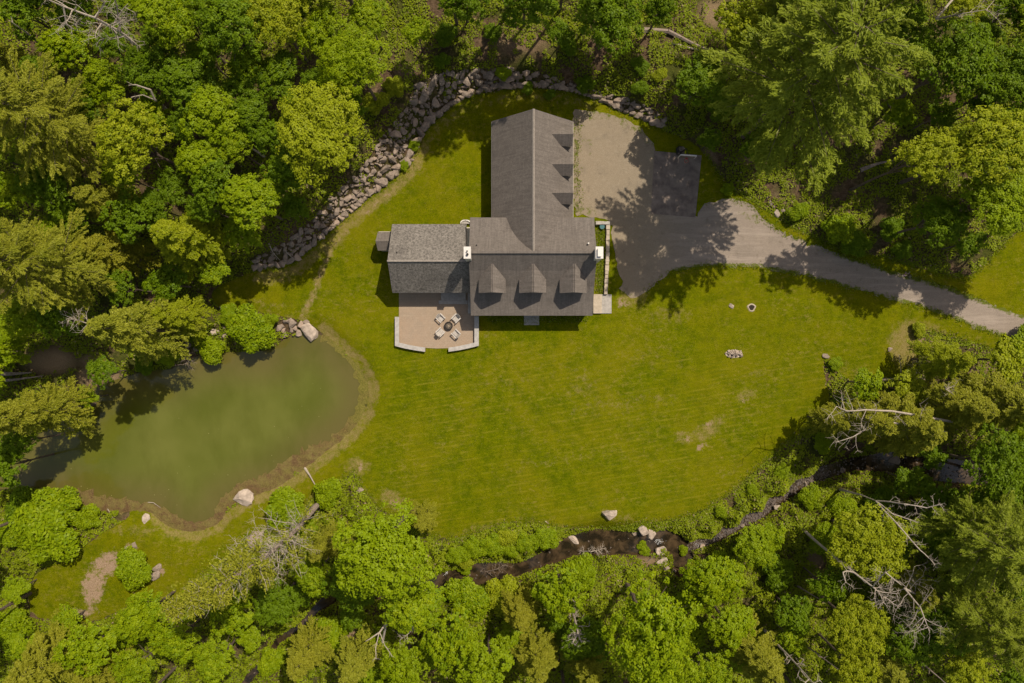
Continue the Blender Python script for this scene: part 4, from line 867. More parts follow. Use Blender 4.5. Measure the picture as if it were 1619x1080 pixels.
NAMES = dict(L="broadleaf_tree", M="broadleaf_tree", S="small_tree", B="shrub", P="pine_tree", H="conifer_tree"); CATS = dict(L="tree", M="tree", S="tree", B="shrub", P="pine tree", H="conifer")
PAL = dict(b='Lb', y='Ly', d='Ld', o='Lo', p='Lp')
_tc = [0]
def tree(px, py, rpx, kind, pal, label, zc=None, group=None):
    """px,py: the middle of the crown as measured in the photo; it stands at its own height and its trunk drops straight down from it"""
    _tc[0] += 1; rr = random.Random(_tc[0]*17); zr, Rr, crowns, trunks = KIND[kind]
    k = (H-(zc if zc else zr))/F; r = rpx*k; s = r/Rr; hc = zc if zc else (zr*s if kind == 'B' else zr*(.45+.55*s))
    x, y, _ = W(px, py, hc); g = hz(x, y); x, y, _ = W(px, py, hc+g*.8); g = hz(x, y)
    e = empty(NAMES[kind], (x, y, g), rr.uniform(0, 6.28), label, CATS[kind], group)
    i = rr.randrange(len(crowns)); m = M[PAL[pal]]
    c = bpy.data.objects.new("foliage" if kind == 'B' else "crown", crowns[i]); link(c, e); c.location = (0, 0, hc); zs = max(s, .55) if kind != 'B' else s
    c.rotation_euler = (rr.uniform(-.14, .14), rr.uniform(-.14, .14), 0) if kind in 'LMS' else (0, 0, 0)
    c.scale = (s*rr.uniform(.86, 1.14), s*rr.uniform(.82, 1.14), zs*(hc/(zr*zs) if kind in 'PH' else 1)); c.material_slots[0].link = 'OBJECT'; c.material_slots[0].material = m
    t = bpy.data.objects.new("trunk" if kind != 'B' else "stem", trunks[i % len(trunks)]); link(t, e); t.scale = (s, s, hc/zr)
    return e
# ------------------------------------------------------------------ trees and shrubs, one by one
T = [
 # upper left wood
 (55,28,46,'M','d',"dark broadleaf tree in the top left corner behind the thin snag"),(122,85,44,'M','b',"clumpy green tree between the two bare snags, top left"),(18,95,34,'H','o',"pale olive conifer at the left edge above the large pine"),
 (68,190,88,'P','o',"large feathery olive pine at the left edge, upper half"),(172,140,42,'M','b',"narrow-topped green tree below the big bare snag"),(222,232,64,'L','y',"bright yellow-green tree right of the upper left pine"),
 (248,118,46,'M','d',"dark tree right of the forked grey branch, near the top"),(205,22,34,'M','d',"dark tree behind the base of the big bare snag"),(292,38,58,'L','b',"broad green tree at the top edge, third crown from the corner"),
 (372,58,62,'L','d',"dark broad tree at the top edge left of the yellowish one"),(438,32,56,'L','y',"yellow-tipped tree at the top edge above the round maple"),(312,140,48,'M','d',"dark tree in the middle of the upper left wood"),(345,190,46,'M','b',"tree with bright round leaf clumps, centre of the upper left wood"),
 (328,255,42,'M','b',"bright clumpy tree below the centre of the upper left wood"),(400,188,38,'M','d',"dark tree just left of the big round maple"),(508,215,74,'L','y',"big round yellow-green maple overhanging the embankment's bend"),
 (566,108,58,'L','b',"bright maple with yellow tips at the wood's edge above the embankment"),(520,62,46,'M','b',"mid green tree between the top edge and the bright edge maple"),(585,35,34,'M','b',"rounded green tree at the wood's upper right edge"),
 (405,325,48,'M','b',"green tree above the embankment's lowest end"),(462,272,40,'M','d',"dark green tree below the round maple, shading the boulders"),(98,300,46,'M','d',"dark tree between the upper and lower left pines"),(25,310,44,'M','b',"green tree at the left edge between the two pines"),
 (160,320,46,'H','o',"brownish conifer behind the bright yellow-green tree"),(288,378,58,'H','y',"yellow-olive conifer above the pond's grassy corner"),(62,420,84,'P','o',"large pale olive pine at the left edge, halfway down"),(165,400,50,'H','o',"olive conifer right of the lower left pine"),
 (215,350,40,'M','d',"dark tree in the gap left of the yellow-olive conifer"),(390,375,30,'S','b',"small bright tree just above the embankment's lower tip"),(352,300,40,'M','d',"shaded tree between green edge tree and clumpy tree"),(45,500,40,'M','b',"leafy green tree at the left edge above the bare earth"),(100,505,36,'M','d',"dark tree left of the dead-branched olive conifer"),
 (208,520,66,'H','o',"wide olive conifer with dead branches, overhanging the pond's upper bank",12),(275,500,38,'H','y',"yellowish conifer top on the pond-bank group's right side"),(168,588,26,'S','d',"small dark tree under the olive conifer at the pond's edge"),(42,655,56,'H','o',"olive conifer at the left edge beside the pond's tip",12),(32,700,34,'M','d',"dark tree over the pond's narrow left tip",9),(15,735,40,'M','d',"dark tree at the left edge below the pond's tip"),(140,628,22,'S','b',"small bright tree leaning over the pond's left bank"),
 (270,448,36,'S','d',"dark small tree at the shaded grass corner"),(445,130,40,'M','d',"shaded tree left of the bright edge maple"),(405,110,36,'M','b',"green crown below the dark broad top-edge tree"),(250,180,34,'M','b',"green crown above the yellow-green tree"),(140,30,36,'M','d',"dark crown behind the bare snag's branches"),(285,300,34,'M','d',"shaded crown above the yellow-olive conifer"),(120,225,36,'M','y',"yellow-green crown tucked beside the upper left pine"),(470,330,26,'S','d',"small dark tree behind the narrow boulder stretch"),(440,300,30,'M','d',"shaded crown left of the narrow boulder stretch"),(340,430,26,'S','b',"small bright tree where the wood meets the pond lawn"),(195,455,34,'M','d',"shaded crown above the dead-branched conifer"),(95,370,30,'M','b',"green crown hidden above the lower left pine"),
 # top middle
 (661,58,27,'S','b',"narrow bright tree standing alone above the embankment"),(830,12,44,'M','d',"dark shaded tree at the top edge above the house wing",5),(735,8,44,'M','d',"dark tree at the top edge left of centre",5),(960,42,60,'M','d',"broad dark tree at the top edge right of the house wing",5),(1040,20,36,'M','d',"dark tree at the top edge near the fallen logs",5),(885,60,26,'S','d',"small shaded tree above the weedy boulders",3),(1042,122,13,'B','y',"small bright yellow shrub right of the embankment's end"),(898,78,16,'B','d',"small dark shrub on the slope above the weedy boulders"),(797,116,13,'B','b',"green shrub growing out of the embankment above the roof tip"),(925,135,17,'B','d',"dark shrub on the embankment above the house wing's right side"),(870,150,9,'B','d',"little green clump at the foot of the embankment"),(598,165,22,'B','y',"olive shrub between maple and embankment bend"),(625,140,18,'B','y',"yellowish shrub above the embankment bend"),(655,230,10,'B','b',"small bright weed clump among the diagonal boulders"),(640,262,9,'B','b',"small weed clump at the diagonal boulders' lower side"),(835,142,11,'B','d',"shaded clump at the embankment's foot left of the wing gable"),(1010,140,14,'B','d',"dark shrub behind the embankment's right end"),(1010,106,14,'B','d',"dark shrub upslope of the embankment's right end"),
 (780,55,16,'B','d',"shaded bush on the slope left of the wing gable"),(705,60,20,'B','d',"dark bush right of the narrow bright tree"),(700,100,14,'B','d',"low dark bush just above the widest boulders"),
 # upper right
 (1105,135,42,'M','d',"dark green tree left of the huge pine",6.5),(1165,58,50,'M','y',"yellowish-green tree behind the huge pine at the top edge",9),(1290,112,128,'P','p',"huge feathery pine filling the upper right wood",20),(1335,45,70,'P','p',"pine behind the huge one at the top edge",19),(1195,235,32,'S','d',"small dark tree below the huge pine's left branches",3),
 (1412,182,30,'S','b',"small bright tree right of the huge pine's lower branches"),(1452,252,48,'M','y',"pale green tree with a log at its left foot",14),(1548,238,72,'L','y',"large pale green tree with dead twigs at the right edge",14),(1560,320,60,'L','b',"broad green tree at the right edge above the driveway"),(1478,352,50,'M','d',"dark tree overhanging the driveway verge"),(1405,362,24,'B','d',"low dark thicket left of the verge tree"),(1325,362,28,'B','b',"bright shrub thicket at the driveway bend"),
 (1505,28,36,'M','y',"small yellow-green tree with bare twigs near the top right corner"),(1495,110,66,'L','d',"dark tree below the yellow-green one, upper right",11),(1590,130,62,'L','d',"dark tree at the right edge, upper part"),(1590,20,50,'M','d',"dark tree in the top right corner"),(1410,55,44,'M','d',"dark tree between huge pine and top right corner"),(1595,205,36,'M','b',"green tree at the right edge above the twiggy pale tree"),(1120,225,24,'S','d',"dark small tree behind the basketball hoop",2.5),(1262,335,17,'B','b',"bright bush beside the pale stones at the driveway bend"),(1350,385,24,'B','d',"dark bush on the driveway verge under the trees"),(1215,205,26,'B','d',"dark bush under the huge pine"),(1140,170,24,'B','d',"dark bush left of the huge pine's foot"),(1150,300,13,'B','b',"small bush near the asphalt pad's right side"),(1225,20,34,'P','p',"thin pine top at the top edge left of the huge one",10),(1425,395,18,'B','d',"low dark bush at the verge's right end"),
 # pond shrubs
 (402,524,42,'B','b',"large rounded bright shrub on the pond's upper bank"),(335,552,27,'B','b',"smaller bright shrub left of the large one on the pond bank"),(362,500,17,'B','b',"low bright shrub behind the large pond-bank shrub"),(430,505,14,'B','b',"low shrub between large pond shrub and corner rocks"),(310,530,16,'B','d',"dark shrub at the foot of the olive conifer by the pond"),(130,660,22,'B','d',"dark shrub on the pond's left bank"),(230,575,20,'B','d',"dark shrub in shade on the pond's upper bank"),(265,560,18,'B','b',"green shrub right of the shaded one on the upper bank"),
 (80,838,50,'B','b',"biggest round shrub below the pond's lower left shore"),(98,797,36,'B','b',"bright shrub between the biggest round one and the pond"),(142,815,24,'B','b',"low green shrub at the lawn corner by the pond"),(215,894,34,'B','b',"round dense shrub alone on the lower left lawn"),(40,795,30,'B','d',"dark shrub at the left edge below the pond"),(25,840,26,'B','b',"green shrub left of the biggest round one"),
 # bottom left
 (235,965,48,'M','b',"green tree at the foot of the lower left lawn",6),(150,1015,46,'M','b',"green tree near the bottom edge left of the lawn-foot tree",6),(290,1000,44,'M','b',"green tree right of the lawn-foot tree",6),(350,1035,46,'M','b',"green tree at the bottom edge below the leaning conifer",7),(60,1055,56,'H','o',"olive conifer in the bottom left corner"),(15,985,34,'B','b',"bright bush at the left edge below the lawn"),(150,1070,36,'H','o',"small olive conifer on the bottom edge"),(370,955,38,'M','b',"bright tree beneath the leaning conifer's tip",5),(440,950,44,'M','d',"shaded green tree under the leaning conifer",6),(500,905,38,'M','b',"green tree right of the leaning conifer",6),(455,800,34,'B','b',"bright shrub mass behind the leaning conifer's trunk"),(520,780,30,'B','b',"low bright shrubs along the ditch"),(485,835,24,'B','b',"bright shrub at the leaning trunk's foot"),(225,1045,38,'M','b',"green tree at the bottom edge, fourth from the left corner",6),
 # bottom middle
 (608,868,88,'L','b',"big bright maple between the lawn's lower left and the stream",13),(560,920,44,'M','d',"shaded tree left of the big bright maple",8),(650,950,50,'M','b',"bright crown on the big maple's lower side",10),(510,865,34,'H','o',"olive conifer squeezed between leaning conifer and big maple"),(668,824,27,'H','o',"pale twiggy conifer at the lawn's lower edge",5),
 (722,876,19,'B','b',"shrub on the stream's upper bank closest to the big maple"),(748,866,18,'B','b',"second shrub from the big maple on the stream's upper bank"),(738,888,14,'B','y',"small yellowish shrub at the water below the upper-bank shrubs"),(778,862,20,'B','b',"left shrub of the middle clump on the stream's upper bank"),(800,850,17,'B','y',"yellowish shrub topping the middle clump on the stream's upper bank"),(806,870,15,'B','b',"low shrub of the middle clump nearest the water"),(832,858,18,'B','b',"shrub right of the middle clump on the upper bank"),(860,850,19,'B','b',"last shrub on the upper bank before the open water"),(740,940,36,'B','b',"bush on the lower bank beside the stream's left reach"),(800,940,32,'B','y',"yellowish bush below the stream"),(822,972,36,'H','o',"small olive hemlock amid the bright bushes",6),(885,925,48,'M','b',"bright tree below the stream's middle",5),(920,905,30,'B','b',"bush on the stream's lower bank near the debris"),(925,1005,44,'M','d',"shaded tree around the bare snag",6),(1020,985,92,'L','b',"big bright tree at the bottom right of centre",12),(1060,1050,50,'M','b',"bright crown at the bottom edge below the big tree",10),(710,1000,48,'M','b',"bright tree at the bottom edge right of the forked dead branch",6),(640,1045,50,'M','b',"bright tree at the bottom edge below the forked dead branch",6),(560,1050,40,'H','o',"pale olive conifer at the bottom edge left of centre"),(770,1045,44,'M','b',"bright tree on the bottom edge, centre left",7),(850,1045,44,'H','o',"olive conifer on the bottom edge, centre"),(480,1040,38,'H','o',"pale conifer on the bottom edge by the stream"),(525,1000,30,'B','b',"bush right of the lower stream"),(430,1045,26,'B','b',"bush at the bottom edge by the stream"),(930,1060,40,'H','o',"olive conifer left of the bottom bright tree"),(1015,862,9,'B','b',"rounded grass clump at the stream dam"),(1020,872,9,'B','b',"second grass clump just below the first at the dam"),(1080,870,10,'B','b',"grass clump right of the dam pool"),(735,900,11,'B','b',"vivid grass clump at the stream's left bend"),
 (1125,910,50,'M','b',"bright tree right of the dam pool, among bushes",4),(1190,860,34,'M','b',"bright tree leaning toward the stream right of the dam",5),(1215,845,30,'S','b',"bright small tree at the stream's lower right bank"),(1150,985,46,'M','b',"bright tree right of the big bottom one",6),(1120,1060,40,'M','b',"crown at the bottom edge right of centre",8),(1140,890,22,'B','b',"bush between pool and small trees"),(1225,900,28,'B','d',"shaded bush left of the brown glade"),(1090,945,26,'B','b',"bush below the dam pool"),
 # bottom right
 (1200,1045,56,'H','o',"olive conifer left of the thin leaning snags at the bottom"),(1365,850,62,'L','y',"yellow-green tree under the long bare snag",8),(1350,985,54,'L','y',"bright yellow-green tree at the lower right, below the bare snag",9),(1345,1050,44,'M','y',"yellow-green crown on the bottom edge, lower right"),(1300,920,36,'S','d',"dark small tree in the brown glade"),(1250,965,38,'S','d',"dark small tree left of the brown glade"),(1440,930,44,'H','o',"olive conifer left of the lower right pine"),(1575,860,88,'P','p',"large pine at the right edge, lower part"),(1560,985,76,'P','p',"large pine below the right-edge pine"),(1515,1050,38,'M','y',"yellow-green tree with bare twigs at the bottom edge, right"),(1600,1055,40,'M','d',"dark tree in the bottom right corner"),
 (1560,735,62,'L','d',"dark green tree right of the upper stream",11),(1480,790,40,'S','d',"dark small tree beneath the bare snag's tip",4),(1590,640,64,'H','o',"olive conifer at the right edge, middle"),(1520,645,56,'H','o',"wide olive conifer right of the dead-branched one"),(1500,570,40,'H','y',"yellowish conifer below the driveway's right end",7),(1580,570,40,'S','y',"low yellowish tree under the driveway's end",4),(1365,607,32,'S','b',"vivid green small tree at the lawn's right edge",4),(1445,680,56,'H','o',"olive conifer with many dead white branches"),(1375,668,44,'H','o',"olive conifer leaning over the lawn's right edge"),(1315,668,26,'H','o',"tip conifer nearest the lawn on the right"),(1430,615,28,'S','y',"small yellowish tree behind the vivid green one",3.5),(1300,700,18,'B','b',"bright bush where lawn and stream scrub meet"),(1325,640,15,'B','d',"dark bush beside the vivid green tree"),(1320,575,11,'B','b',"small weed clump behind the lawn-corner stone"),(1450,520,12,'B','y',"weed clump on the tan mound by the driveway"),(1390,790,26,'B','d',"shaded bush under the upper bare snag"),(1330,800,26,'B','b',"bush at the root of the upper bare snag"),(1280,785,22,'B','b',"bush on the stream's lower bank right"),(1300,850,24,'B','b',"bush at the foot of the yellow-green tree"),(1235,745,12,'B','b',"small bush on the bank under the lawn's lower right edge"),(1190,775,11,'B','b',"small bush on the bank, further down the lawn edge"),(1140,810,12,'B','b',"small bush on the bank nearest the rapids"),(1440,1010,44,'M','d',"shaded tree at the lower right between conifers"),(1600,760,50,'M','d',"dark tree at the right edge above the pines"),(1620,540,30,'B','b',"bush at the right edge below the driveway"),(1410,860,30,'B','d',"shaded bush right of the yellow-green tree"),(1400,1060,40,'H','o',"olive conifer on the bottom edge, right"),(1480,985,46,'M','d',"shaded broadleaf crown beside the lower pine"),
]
for t in T: tree(*t[:6], zc=(t[6] if len(t) > 6 else None))
def beside(x, y, what):
    t = min(T, key=lambda q: (q[0]-x)**2+(q[1]-y)**2); w_ = t[5].split(',')[0].split(); cut = ' '.join(w_[:10]); s_ = "above" if abs(t[1]-y) > abs(t[0]-x) and y < t[1] else "below" if abs(t[1]-y) > abs(t[0]-x) else "left of" if x < t[0] else "right of"
    for e_ in (' the', ' and', ' of', ' in', ' at', ' by', ' on', ' its', ' a', ' between', ' above', ' below', ' beside', ' with', ' left', ' right', ' under', ' from', ' just', ' to', "'s"): 
        while cut.endswith(e_): cut = cut[:-len(e_)]
    return "%s %s the %s" % (what, s_, cut)
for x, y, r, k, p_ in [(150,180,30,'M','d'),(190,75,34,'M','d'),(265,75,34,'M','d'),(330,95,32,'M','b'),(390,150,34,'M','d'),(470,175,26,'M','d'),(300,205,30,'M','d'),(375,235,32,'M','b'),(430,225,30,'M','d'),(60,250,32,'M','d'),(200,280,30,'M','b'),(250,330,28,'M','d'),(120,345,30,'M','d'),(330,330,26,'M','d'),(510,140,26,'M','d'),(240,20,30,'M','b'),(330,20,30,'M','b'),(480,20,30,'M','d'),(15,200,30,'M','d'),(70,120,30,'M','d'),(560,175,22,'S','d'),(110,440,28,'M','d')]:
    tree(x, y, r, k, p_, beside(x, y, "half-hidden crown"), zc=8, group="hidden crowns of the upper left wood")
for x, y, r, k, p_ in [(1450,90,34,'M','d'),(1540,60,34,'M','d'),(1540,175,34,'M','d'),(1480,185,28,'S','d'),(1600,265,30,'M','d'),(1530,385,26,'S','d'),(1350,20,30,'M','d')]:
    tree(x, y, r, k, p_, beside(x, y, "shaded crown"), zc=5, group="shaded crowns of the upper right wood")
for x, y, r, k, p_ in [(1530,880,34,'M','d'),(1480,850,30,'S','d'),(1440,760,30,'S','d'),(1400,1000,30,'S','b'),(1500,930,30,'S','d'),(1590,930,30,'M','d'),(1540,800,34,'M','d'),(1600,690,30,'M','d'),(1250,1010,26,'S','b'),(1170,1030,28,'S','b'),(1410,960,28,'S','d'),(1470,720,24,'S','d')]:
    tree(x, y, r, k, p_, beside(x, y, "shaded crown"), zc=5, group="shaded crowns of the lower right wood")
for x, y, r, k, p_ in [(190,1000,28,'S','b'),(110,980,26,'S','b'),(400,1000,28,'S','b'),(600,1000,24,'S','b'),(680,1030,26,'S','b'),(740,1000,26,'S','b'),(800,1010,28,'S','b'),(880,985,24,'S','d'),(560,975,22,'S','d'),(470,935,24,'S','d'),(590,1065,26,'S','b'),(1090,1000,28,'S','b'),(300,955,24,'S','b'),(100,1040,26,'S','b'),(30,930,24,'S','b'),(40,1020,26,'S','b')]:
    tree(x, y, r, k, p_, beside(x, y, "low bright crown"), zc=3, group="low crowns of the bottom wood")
# the wood goes on past the picture: tall trees just beyond its edges, whose shade falls on the slope behind the house
for x, y, r, k in [(905,-120,60,'L'),(990,-130,60,'L'),(800,-110,70,'L'),(700,-90,60,'L'),(1320,-110,80,'P'),(1400,-60,80,'L'),(1520,-70,80,'L'),(1660,60,70,'L'),(1680,220,70,'L'),(1690,330,60,'L'),(1690,700,70,'P'),(1690,860,70,'P'),(-60,60,70,'L'),(-80,220,70,'P'),(-70,560,70,'H'),(-80,860,60,'L'),(200,1130,60,'L'),(900,1140,60,'L'),(1300,1140,60,'L'),(300,-70,70,'L'),(100,-70,70,'L'),(520,-70,70,'L'),(600,1130,60,'L'),(-70,1000,60,'L')]:
    tree(x, y, r, k, random.choice('bdd'), "tree at the %s rim, only its leaf edge reaching into view" % ("upper" if y < 0 else "lower" if y > 1080 else "left" if x < 0 else "right"), group="trees beyond the picture", zc=17 if y < 0 and x > 650 else None)

# ------------------------------------------------------------------ bare and dead trees
def limb(m, p, q, r0, r1, rr, bend=.06, n=5):
    p, q = Vector(p), Vector(q); L = (q-p).length; pts = []; off = Vector((0, 0, 0))
    for i in range(n+1):
        t = i/n; pts.append(p.lerp(q, t)+off*(1 if 0 < i < n else 0)); off += Vector([rr.uniform(-1, 1)*L*bend*.5 for _ in range(3)])*(1-t)
    m.tube(pts, [r0+(r1-r0)*i/n for i in range(n+1)], 6 if r0 > .06 else 4); return pts
def twigs(m, pts, rr, L, r, n, lvl, frm=.3, side=1.0):
    for _ in range(n):
        t = rr.uniform(frm, 1)*(len(pts)-1); i = min(int(t), len(pts)-2); a = pts[i].lerp(pts[i+1], t-i); d = (pts[i+1]-pts[i]).normalized()
        s = Vector([rr.uniform(-1, 1) for _ in range(3)]); s = (s-d*s.dot(d)).normalized(); dr = (d*rr.uniform(.2, .9)+s*side).normalized(); l = L*rr.uniform(.5, 1.1)
        q = limb(m, a, a+dr*l, r, r*.3, rr, .12, 4)
        if lvl: twigs(m, q, rr, L*.5, r*.5, 4, lvl-1, .25)
def snag(name, label, base, pts, r0, nb=8, bl=2.5, lvl=1, mat='dead', frm=.35, cat="dead tree", seed=1, base_h=0.0, ends=()):
    """base: ground point in the photo; pts: (px,py,height) on up the stem; ends: side limbs as lists of such points, starting from a stem index"""
    rr = random.Random(seed); g = G(*base, base_h); m = MB(); P0 = [Vector(g)]
    for x, y, z in pts: gx, gy, _ = W(x, y, z); P0.append(Vector((gx, gy, max(z, hz(gx, gy)+r0*.9) if z < 2.5 else z)))
    e = empty(name, g, 0, label, cat); O = Vector(g); Q = [p-O for p in P0]
    if base_h: Q[0] = Vector((0, 0, 0))
    st_ = []; n = len(Q)
    for i in range(n-1):
        seg = limb(m, Q[i], Q[i+1], r0*(1-.8*i/(n-1)), r0*(1-.8*(i+1)/(n-1)), rr, .015, 3); st_ += seg[:-1] if i < n-2 else seg
    m.build("trunk", M[mat], e)
    b = MB()
    for k, ch in ends:
        c = [Q[k]]+[Vector(W(*p))-O for p in ch]
        for i in range(len(c)-1):
            s = limb(b, c[i], c[i+1], r0*.42*(1-.7*i/len(c)), r0*.42*(1-.7*(i+1)/len(c)), rr, .05, 4); twigs(b, s, rr, bl*.6, r0*.12, 5, 1 if lvl else 0)
    if nb: twigs(b, st_, rr, bl, r0*.28, nb, lvl, frm)
    if b.v: b.build("branches", M[mat], e)
    return e
snag("bare_tree", "big bare grey tree reaching to the top left edge", (236,88), [(220,76,12),(190,50,15),(150,28,18),(100,10,20),(62,-6,22)], .22, 12, 3.2, 2, ends=[(3,[(165,5,18),(150,-15,20)]),(2,[(185,10,17),(178,-20,20)]),(4,[(105,38,19),(118,48,18)])], seed=3)
snag("snag", "short broken snag in the top left corner", (85,86), [(72,76,9),(40,50,13),(15,33,16)], .2, 2, .8, 0, seed=4)
snag("bare_branches", "forked grey branch between dark crowns, upper left", (262,172), [(245,158,12),(238,142,13),(215,134,14),(203,135,14)], .16, 3, .8, 0, ends=[(1,[(225,150,13),(207,154,14)])], seed=5)
snag("snag", "short grey trunk end left of the round maple", (418,248), [(410,242,5),(382,224,9)], .2, 0, seed=6)
snag("fallen_branch", "thin pale branch lying in the dark wood, left side", (95,323), [(75,320,1),(50,316,1.2)], .12, 3, .8, 0, seed=7, cat="branch")
snag("log", "thick fallen trunk above the asphalt pad, upper of a pair", (1017,48), [(1050,62,1),(1105,80,1),(1162,97,1)], .36, 3, .8, 0, mat='log', cat="log", seed=8)
snag("log", "thin pale trunk lying just below the thick fallen one", (1060,68), [(1100,84,.8),(1155,101,.8)], .16, 2, .6, 0, cat="log", seed=9)
snag("snag", "short dark leaning trunk crossing the fallen logs", (1138,96), [(1150,78,4),(1170,55,8)], .26, 0, mat='log', cat="tree trunk", seed=10)
snag("log", "fallen log in the clearing at the right, beside the pale tree", (1360,269), [(1380,262,.7),(1405,257,.7)], .30, 0, mat='log', cat="log", seed=11)
snag("log", "thick fallen log at the left edge, upper of two", (-20,591), [(20,591,.9),(50,589,.9)], .34, 0, mat='log', cat="log", seed=12)
snag("log", "forked fallen log at the left edge, lower of two", (-20,604), [(25,600,.9),(68,594,.9)], .24, 2, .7, 0, mat='log', cat="log", seed=13)
snag("snag", "grey leaning trunk with bare twigs near the top right corner", (1335,88), [(1360,70,6),(1395,40,12),(1420,10,17)], .25, 3, 1.5, 0, mat='log', seed=14)
snag("bare_branches", "white twig fan beside the yellow-green tree, top right", (1440,40), [(1480,30,15),(1520,22,17),(1560,15,18)], .13, 12, 2.0, 1, seed=15, base_h=10)
snag("bare_branches", "white twigs over the pale tree at the right edge", (1500,250), [(1530,240,14),(1570,245,16),(1610,247,17)], .14, 14, 2.2, 1, seed=16, base_h=10)
snag("bare_branches", "dead white twig fan on the left of the pond-bank conifer", (190,520), [(165,518,9),(140,512,10.5),(105,500,12)], .13, 22, 1.6, 1, seed=17, base_h=5, frm=.25)
snag("bare_branches", "dark dead brush hanging over the pond's upper bank", (298,552), [(300,560,1.2),(293,578,1.5)], .08, 18, 1.4, 1, mat='log', cat="dead brush", seed=18)
snag("bare_tree", "long bare snag reaching right across the lower right wood", (1328,774), [(1340,777,3),(1360,782,6),(1385,792,9)], .20, 0, 2, 1, seed=19, ends=[(3,[(1430,797,12),(1465,803,13),(1490,798,14)]),(3,[(1410,812,11),(1450,826,12)]),(3,[(1420,830,12.5),(1455,870,13.5),(1478,893,14)])])
snag("bare_tree", "long bare trunk pointing down right with curled limbs", (1268,836), [(1275,842,1.5),(1310,872,6),(1350,905,10.5),(1380,928,12.5),(1400,946,13.5)], .20, 9, 2.2, 2, seed=20, ends=[(3,[(1333,905,13),(1338,922,13.5)]),(4,[(1400,905,16),(1425,925,17)])], frm=.6)
snag("bare_branches", "pale feathery dead branches beside the lower right pine", (1395,905), [(1430,930,12),(1455,960,14),(1470,1000,15)], .13, 16, 3.2, 2, seed=21, base_h=8, frm=.1)
snag("snag", "thin bare pole in the brown glade, lower right", (1258,925), [(1275,935,4),(1305,954,7)], .14, 0, mat='log', seed=22)
snag("snag", "thin leaning snag at the bottom edge, left of two", (1208,996), [(1213,1000,2),(1245,1035,8),(1290,1085,15)], .2, 8, 1.5, 1, seed=23, frm=.5)
snag("snag", "brown leaning snag at the bottom edge, right of two", (1254,1007), [(1262,1012,2),(1290,1032,7),(1325,1058,11)], .16, 3, 1.0, 0, mat='log', seed=24)
snag("log", "dark fallen trunk left of the right-edge pine", (1450,836), [(1490,850,2.5),(1540,868,3)], .42, 5, 1.0, 0, mat='log', cat="log", seed=25)
snag("snag", "thin leaning trunk under the lower right crowns", (1405,1015), [(1450,1042,7),(1500,1085,10)], .18, 2, 1, 0, mat='log', seed=26)
snag("bare_tree", "bare forked snag among bright bushes at the bottom centre", (898,945), [(905,965,4),(912,990,7.5),(914,1002,8.5),(904,1018,9)], .2, 22, 1.5, 1, seed=27, ends=[(3,[(920,1016,9)])], frm=.1)
snag("bare_branches", "white forked dead branch at the bottom left of centre", (622,975), [(612,983,9),(600,1000,10),(585,1010,10.5),(578,1014,11)], .14, 0, 1, 0, seed=28, base_h=7, ends=[(2,[(594,1025,11),(595,1042,11.5)]),(2,[(608,1020,11),(620,1038,11.5)])])
snag("bare_branches", "curved white dead branches on the maple's lower right", (665,960), [(655,980,9),(648,1000,10),(632,1012,10.5)], .10, 8, 1.4, 1, seed=29, base_h=7)
snag("bare_branches", "white branch stubs on the tan mound beside the vivid green tree", (1425,600), [(1424,580,1.5),(1421,560,2)], .08, 5, 1.0, 0, seed=30)
snag("dead_brush", "tall white brush heap at the scrub edge right of the vivid tree", (1440,600), [(1450,590,1.5),(1458,570,2.5)], .12, 16, 1.3, 1, seed=31, cat="dead brush", frm=.1)
snag("log", "low grey hedge-like log behind the vivid green tree", (1395,600), [(1420,600,.8),(1468,600,.8)], .22, 16, .8, 0, mat='log', cat="log", seed=32)
snag("bare_branches", "long white dead limb over the conifer at the lawn's right edge", (1440,655), [(1410,650,9),(1370,648,10),(1340,650,10.5),(1322,642,11)], .14, 16, 2.4, 1, seed=33, base_h=8, frm=.1)
snag("bare_branches", "second white dead limb below the long one, right conifers", (1430,670), [(1390,665,9),(1350,690,10),(1320,700,10)], .12, 16, 2.0, 1, seed=34, base_h=8, frm=.1)
snag("bare_branches", "small white twigs on the wide olive conifer", (1480,640), [(1495,615,9),(1510,610,9)], .09, 8, 1.4, 1, seed=35, base_h=7)
snag("driftwood", "bleached branch heap on the stream's lower bank", (915,872), [(935,872,.4),(958,866,.5)], .10, 34, .9, 1, seed=36, cat="dead brush", frm=.0)
snag("driftwood", "tangle of thin dead sticks in the stream's middle reach", (760,905), [(785,900,-.2),(800,892,0)], .06, 26, 1.1, 1, mat='log', seed=37, cat="dead brush", frm=.0)
snag("stick", "single white stick leaning at the stream dam", (1023,888), [(1037,879,.6)], .05, 0, cat="stick", seed=38)
snag("plank", "weathered narrow log across the grass bank below the pond", (482,740), [(490,752,.15),(501,771,.2)], .16, 0, cat="log", seed=39)
snag("stick", "thin bleached stick in the waterweed by the pond's lower shore", (229,794), [(243,795,-.4),(254,803,-.35)], .07, 0, cat="stick", seed=40)
snag("stick", "pale stick on the pond bank right of the low shrub", (170,804), [(178,818,.0)], .06, 3, .5, 0, cat="stick", seed=41)
snag("stick", "bleached stick lying among the lowest embankment boulders", (425,385), [(432,400,1.2),(443,412,.9)], .08, 3, .6, 0, cat="stick", seed=42)
snag("stick", "short pale branch across the boulders right of the lowest end", (452,398), [(465,410,.7)], .09, 1, .5, 0, cat="stick", seed=43)
snag("stick", "white bent stick on the lawn edge above the stream", (862,824), [(868,828,.1)], .07, 1, .3, 0, cat="stick", seed=44)
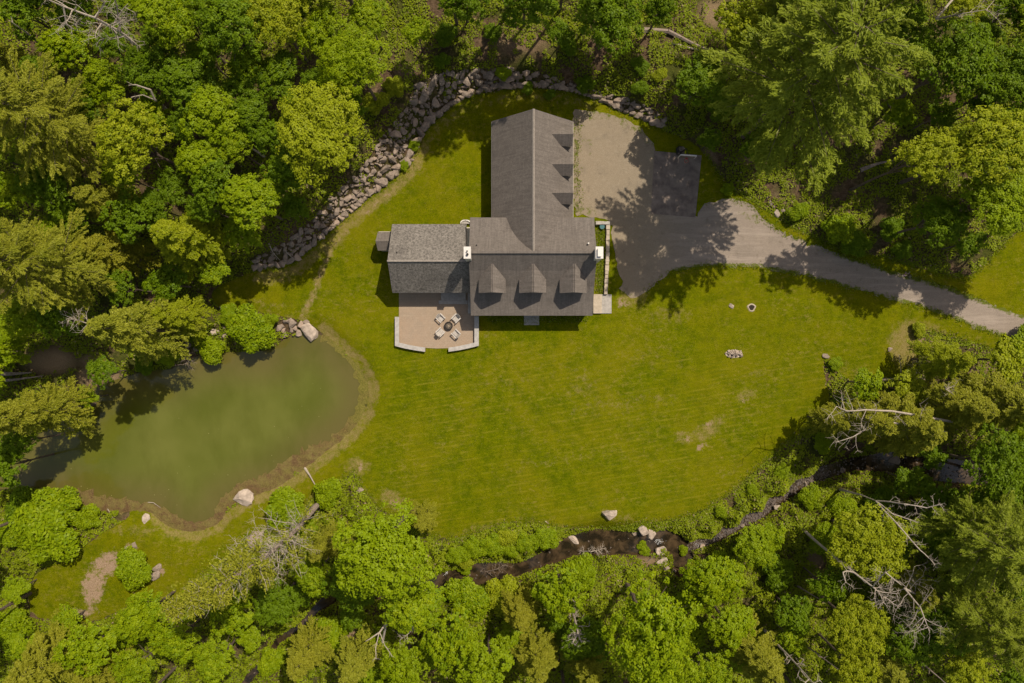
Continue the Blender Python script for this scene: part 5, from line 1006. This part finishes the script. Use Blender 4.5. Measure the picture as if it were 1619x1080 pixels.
# leaning conifer with a bleached crown, its own needles following its stem
def leaning():
    rr = random.Random(50); r = np.random.default_rng(50); g = G(478, 820); O = Vector(g); e = empty("leaning_conifer", g, 0, "leaning half-dead conifer with white bare branches left of the big maple", "conifer")
    S = [Vector(W(*p)) for p in [(500,800,3.5),(470,836,9),(430,872,14),(380,905,17),(330,935,19.5),(268,972,22)]]; S = [Vector((g[0]+.0, g[1], g[2]-.2))]+S; Q = [p-O for p in S]
    m = MB(); m.tube(Q, [.38, .34, .26, .2, .16, .10, .04], 8); m.build("trunk", M['log'], e)
    b = MB(); C = []; A = []
    for i in range(150):
        t = rr.uniform(1.6, 5.95); k = int(t); a = Q[k].lerp(Q[min(k+1, 6)], t-k); d = (Q[min(k+1, 6)]-Q[k]).normalized()
        s = Vector([rr.uniform(-1, 1) for _ in range(3)]); s = (s-d*s.dot(d)).normalized(); L = (4.6*(1-(t-1.6)/4.6)+.7)*rr.uniform(.5, 1.1); dr = (s+d*.45).normalized()
        q = limb(b, a, a+dr*L, .06*(1-t/8), .015, rr, .1, 4)
        if 2.2 < t < 3.2 and i % 3: twigs(b, q, rr, 1.2, .02, 6, 1, .3); continue
        twigs(b, q, rr, .8, .015, 3, 0, .3)
        if rr.random() < .8:
            for _ in range(9):
                u = rr.uniform(.25, 1); c = np.array(q[0].lerp(q[-1], u))+r.normal(0, .22, 3); C.append(c+r.normal(0, .22, (12, 3))); A.append(np.repeat([list(dr)], 12, 0))
    b.build("branches", M['dead'], e); C = np.vstack(C); A = np.vstack(A)
    V = leaves(C, np.array([0, 0, 1.])+r.normal(0, .5, C.shape), .28*r.uniform(.7, 1.3, len(C)), .4, r, A)
    link(bpy.data.objects.new("needles", fast_mesh("needles", V, len(C), 4, [M['Lo']], r.random(len(C)))), e)
leaning()

# ------------------------------------------------------------------ undergrowth, weeds, stream cobbles
def scatter():
    N = 1150000; p = rng.uniform([-65, -45], [65, 45], (N, 2)); p = p[~inside(p, LAWN_W)]
    lump = lambda x, y: np.clip((vnoise(x, y, 1.7)*.55+vnoise(x+31, y, .75)*.45-.30)/.5, 0, 1)**.8
    cheap = vnoise(p[:, 0], p[:, 1], 2.6)*.5+vnoise(p[:, 0]+50, p[:, 1], .9)*.5; m0 = cheap > .22; p, cheap = p[m0], cheap[m0]
    z = height(p); px = to_px(p, z)
    ds = np.minimum(dist_line(p, ST1, False, SW1+.12), dist_line(p, ST2, False, SW2+.1)); k = (ds > -0.15) & ~inside(p, POND_W)
    emb = inside(px, np.vstack([np.array(ROCK_IN, float), np.array(ROCK_OUT, float)[::-1]])); dcourt = inside(px, np.array([(1020,225),(1125,235),(1140,300),(1110,350),(1020,350)], float))
    low = ss(px[:, 1], 720, 790); tan = blob(px, [(80,570,55,28,0,1),(160,595,50,28,0,1),(655,880,12,25,0,.8),(1130,20,36,36,0,.9),(560,1000,30,14,0,.7),(1290,880,24,65,10,.9),(1000,880,60,14,10,.8),(1130,270,45,40,60,.8),(1180,250,25,12,20,.6),(1350,220,90,60,0,.35),(1370,310,110,60,0,.12),(820,70,130,40,0,.45),(1540,580,50,15,10,.5),(640,130,30,60,0,.35),(20,960,40,16,0,.4)])
    shore = blob(px, [([(510,524),(545,548),(580,582),(592,615),(580,657),(553,693),(519,718),(488,742),(438,776),(398,790),(362,812),(348,833),(310,848),(268,842),(245,818),(205,808)], 24, 1), (468,517,36,15,0,1)])
    dens = cheap+.17*low-tan*.42-shore*.5; k &= dens > .36+rng.uniform(-.08, .08, len(p)); k &= ~(emb & (rng.random(len(p)) < np.where(vnoise(p[:, 0]+9, p[:, 1], 1.3) > .66, .25, .97))); k &= ~dcourt
    k &= rng.random(len(p)) < .62+.38*low
    p, z, px, low, ds, emb = p[k], z[k], px[k], low[k], ds[k], emb[k]; n = len(p); print("undergrowth leaves", n)
    clr = blob(px, [(1330,310,130,60,0,1),(1380,200,70,60,0,.8),(820,80,120,40,0,.7),(620,60,50,60,0,.8)])
    edge = ss(dist_line(p, LAWN_W, True), 0.2, 2.0)*(.35+.65*ss(ds, 0, 1.2)); amp = (.55+.75*low)*(.15+.85*edge)*np.where(emb, .8, 1)*(1-.8*clr)
    hx = lump(p[:, 0], p[:, 1]); gx = (lump(p[:, 0]+.2, p[:, 1])-hx)/.2; gy = (lump(p[:, 0], p[:, 1]+.2)-hx)/.2
    hgt = amp*hx*rng.uniform(.72, 1.05, n); c = np.column_stack([p, z+.06+hgt+rng.random(n)*.08])
    V = leaves(c, np.column_stack([-gx*amp*.8, -gy*amp*.8, np.ones(n)])+rng.normal(0, .38, (n, 3)), rng.uniform(.15, .33, n), .6, rng)
    t = np.clip(rng.random(n)*.5+.65*(vnoise(p[:, 0], p[:, 1], 1.1)-.15), 0, 1); mi = (rng.random(n) < .035).astype(int)
    o = link(bpy.data.objects.new("undergrowth", fast_mesh("undergrowth", V, n, 4, [M['Lg'], M['Lt']], t, mi))); o["kind"] = "stuff"
    tag(o, "low leafy undergrowth covering the forest floor and stream banks", "undergrowth")
scatter()
def tufts():
    """grass blades on the lawn's worn rims, the planting strip and round the stones"""
    c = []
    def line(pts, wid, n):
        q = np.array(densify(pts, 2, 0, False)); i = rng.integers(0, len(q), n); c.append(q[i]+rng.normal(0, wid, (n, 2)))
    line(LAWN[21:40], 3, 2600); line(LAWN[44:70], 4, 4500); line([(950,362),(950,400),(949,462)], 4, 1500); line([(915,190),(912,250),(914,338)], 4, 260); line([(775,505),(925,505)], 3, 700); line(ROCK_IN, 3, 1200); line(DRIVE[9:18], 3, 900); line(DRIVE[18:30], 3, 900)
    c = np.vstack(c); xy, z = Gv(c); n = len(xy); k = 3
    C = np.repeat(np.column_stack([xy, z+.12]), k, 0)+rng.normal(0, .07, (n*k, 3))*[1, 1, .5]; V = leaves(C, rng.normal(0, 1, C.shape)+[0, 0, .6], rng.uniform(.14, .30, n*k), .25, rng, rng.normal(0, .6, C.shape)+[0, 0, .8])
    o = link(bpy.data.objects.new("grass_tufts", fast_mesh("grass_tufts", V, n*k, 4, [M['Lg'], M['Lt']], rng.random(n*k), (rng.random(n*k) < .14).astype(int)))); o["kind"] = "stuff"
    tag(o, "rough grass tufts along the lawn's unmown edges", "grass")
tufts()
def cobbles():
    V = []; Fc = []; rr = random.Random(4); base = ROCKS[2]; bv = np.array([tuple(v.co) for v in base.vertices]); bf = [tuple(q.vertices) for q in base.polygons]
    for _ in range(1300):
        i = rr.uniform(0, len(STREAM1)-1.01); k = int(i); t = i-k; a, b_ = STREAM1[k], STREAM1[k+1]; px = a[0]+(b_[0]-a[0])*t+rr.uniform(-1, 1)*9; py = a[1]+(b_[1]-a[1])*t+rr.uniform(-1, 1)*9
        if px < 1085 and rr.random() < .96: continue
        x, y, z = G(px, py); s = rr.uniform(.08, .22)
        if z > -.5: continue
        z = max(z, -1.14); A = rr.uniform(0, 6.28); ca, sa = math.cos(A), math.sin(A); q = bv*s; q = np.stack([q[:, 0]*ca-q[:, 1]*sa, q[:, 0]*sa+q[:, 1]*ca, q[:, 2]], 1)+[x, y, z+s*.2]
        Fc += [tuple(j+len(V) for j in f) for f in bf]; V += q.tolist()
    o = mobj("stream_cobbles", V, Fc, M['wetrock']); o["kind"] = "stuff"; tag(o, "small wet cobbles strewn along the stream bed", "cobbles")
cobbles()
def rubble():
    V = []; Fc = []; rr = random.Random(14); base = ROCKS[5]; bv = np.array([tuple(v.co) for v in base.vertices]); bf = [tuple(q.vertices) for q in base.polygons]; poly = np.vstack([np.array(ROCK_IN, float), np.array(ROCK_OUT, float)[::-1]]); n = 0
    while n < 900:
        px, py = rr.uniform(395, 1058), rr.uniform(105, 430)
        if not inside(np.array([[px, py]]), poly)[0]: continue
        n += 1; x, y, z = G(px, py); s = rr.uniform(.10, .30); A = rr.uniform(0, 6.28); ca, sa = math.cos(A), math.sin(A); q = bv*s; q = np.stack([q[:, 0]*ca-q[:, 1]*sa, q[:, 0]*sa+q[:, 1]*ca, q[:, 2]], 1)+[x, y, z+s*.3]
        Fc += [tuple(j+len(V) for j in f) for f in bf]; V += q.tolist()
    o = mobj("rubble", V, Fc, M['rock']); o["kind"] = "stuff"; tag(o, "small broken stone packed between the embankment boulders", "rubble")
rubble()
def foam():
    n = 140; c = np.vstack([rng.normal((1042,856), (3, 2), (60, 2)), rng.normal((1108,861), (6, 2), (30, 2)), rng.normal((1180,826), (26, 3), (0, 2)), rng.normal((705,906), (2, 2), (20, 2)), rng.normal((1290,742), (12, 6), (30, 2))]); xy = P(c, -1.05)
    V = leaves(np.column_stack([xy, np.full(n, -1.085)+rng.random(n)*.05]), np.array([0, 0, 1.])+rng.normal(0, .2, (n, 3)), rng.uniform(.05, .14, n), .5, rng)
    o = link(bpy.data.objects.new("whitewater", fast_mesh("whitewater", V, n, 4, [M['foam']]))); o["kind"] = "stuff"; tag(o, "flecks of white water where the stream drops", "foam")
foam()
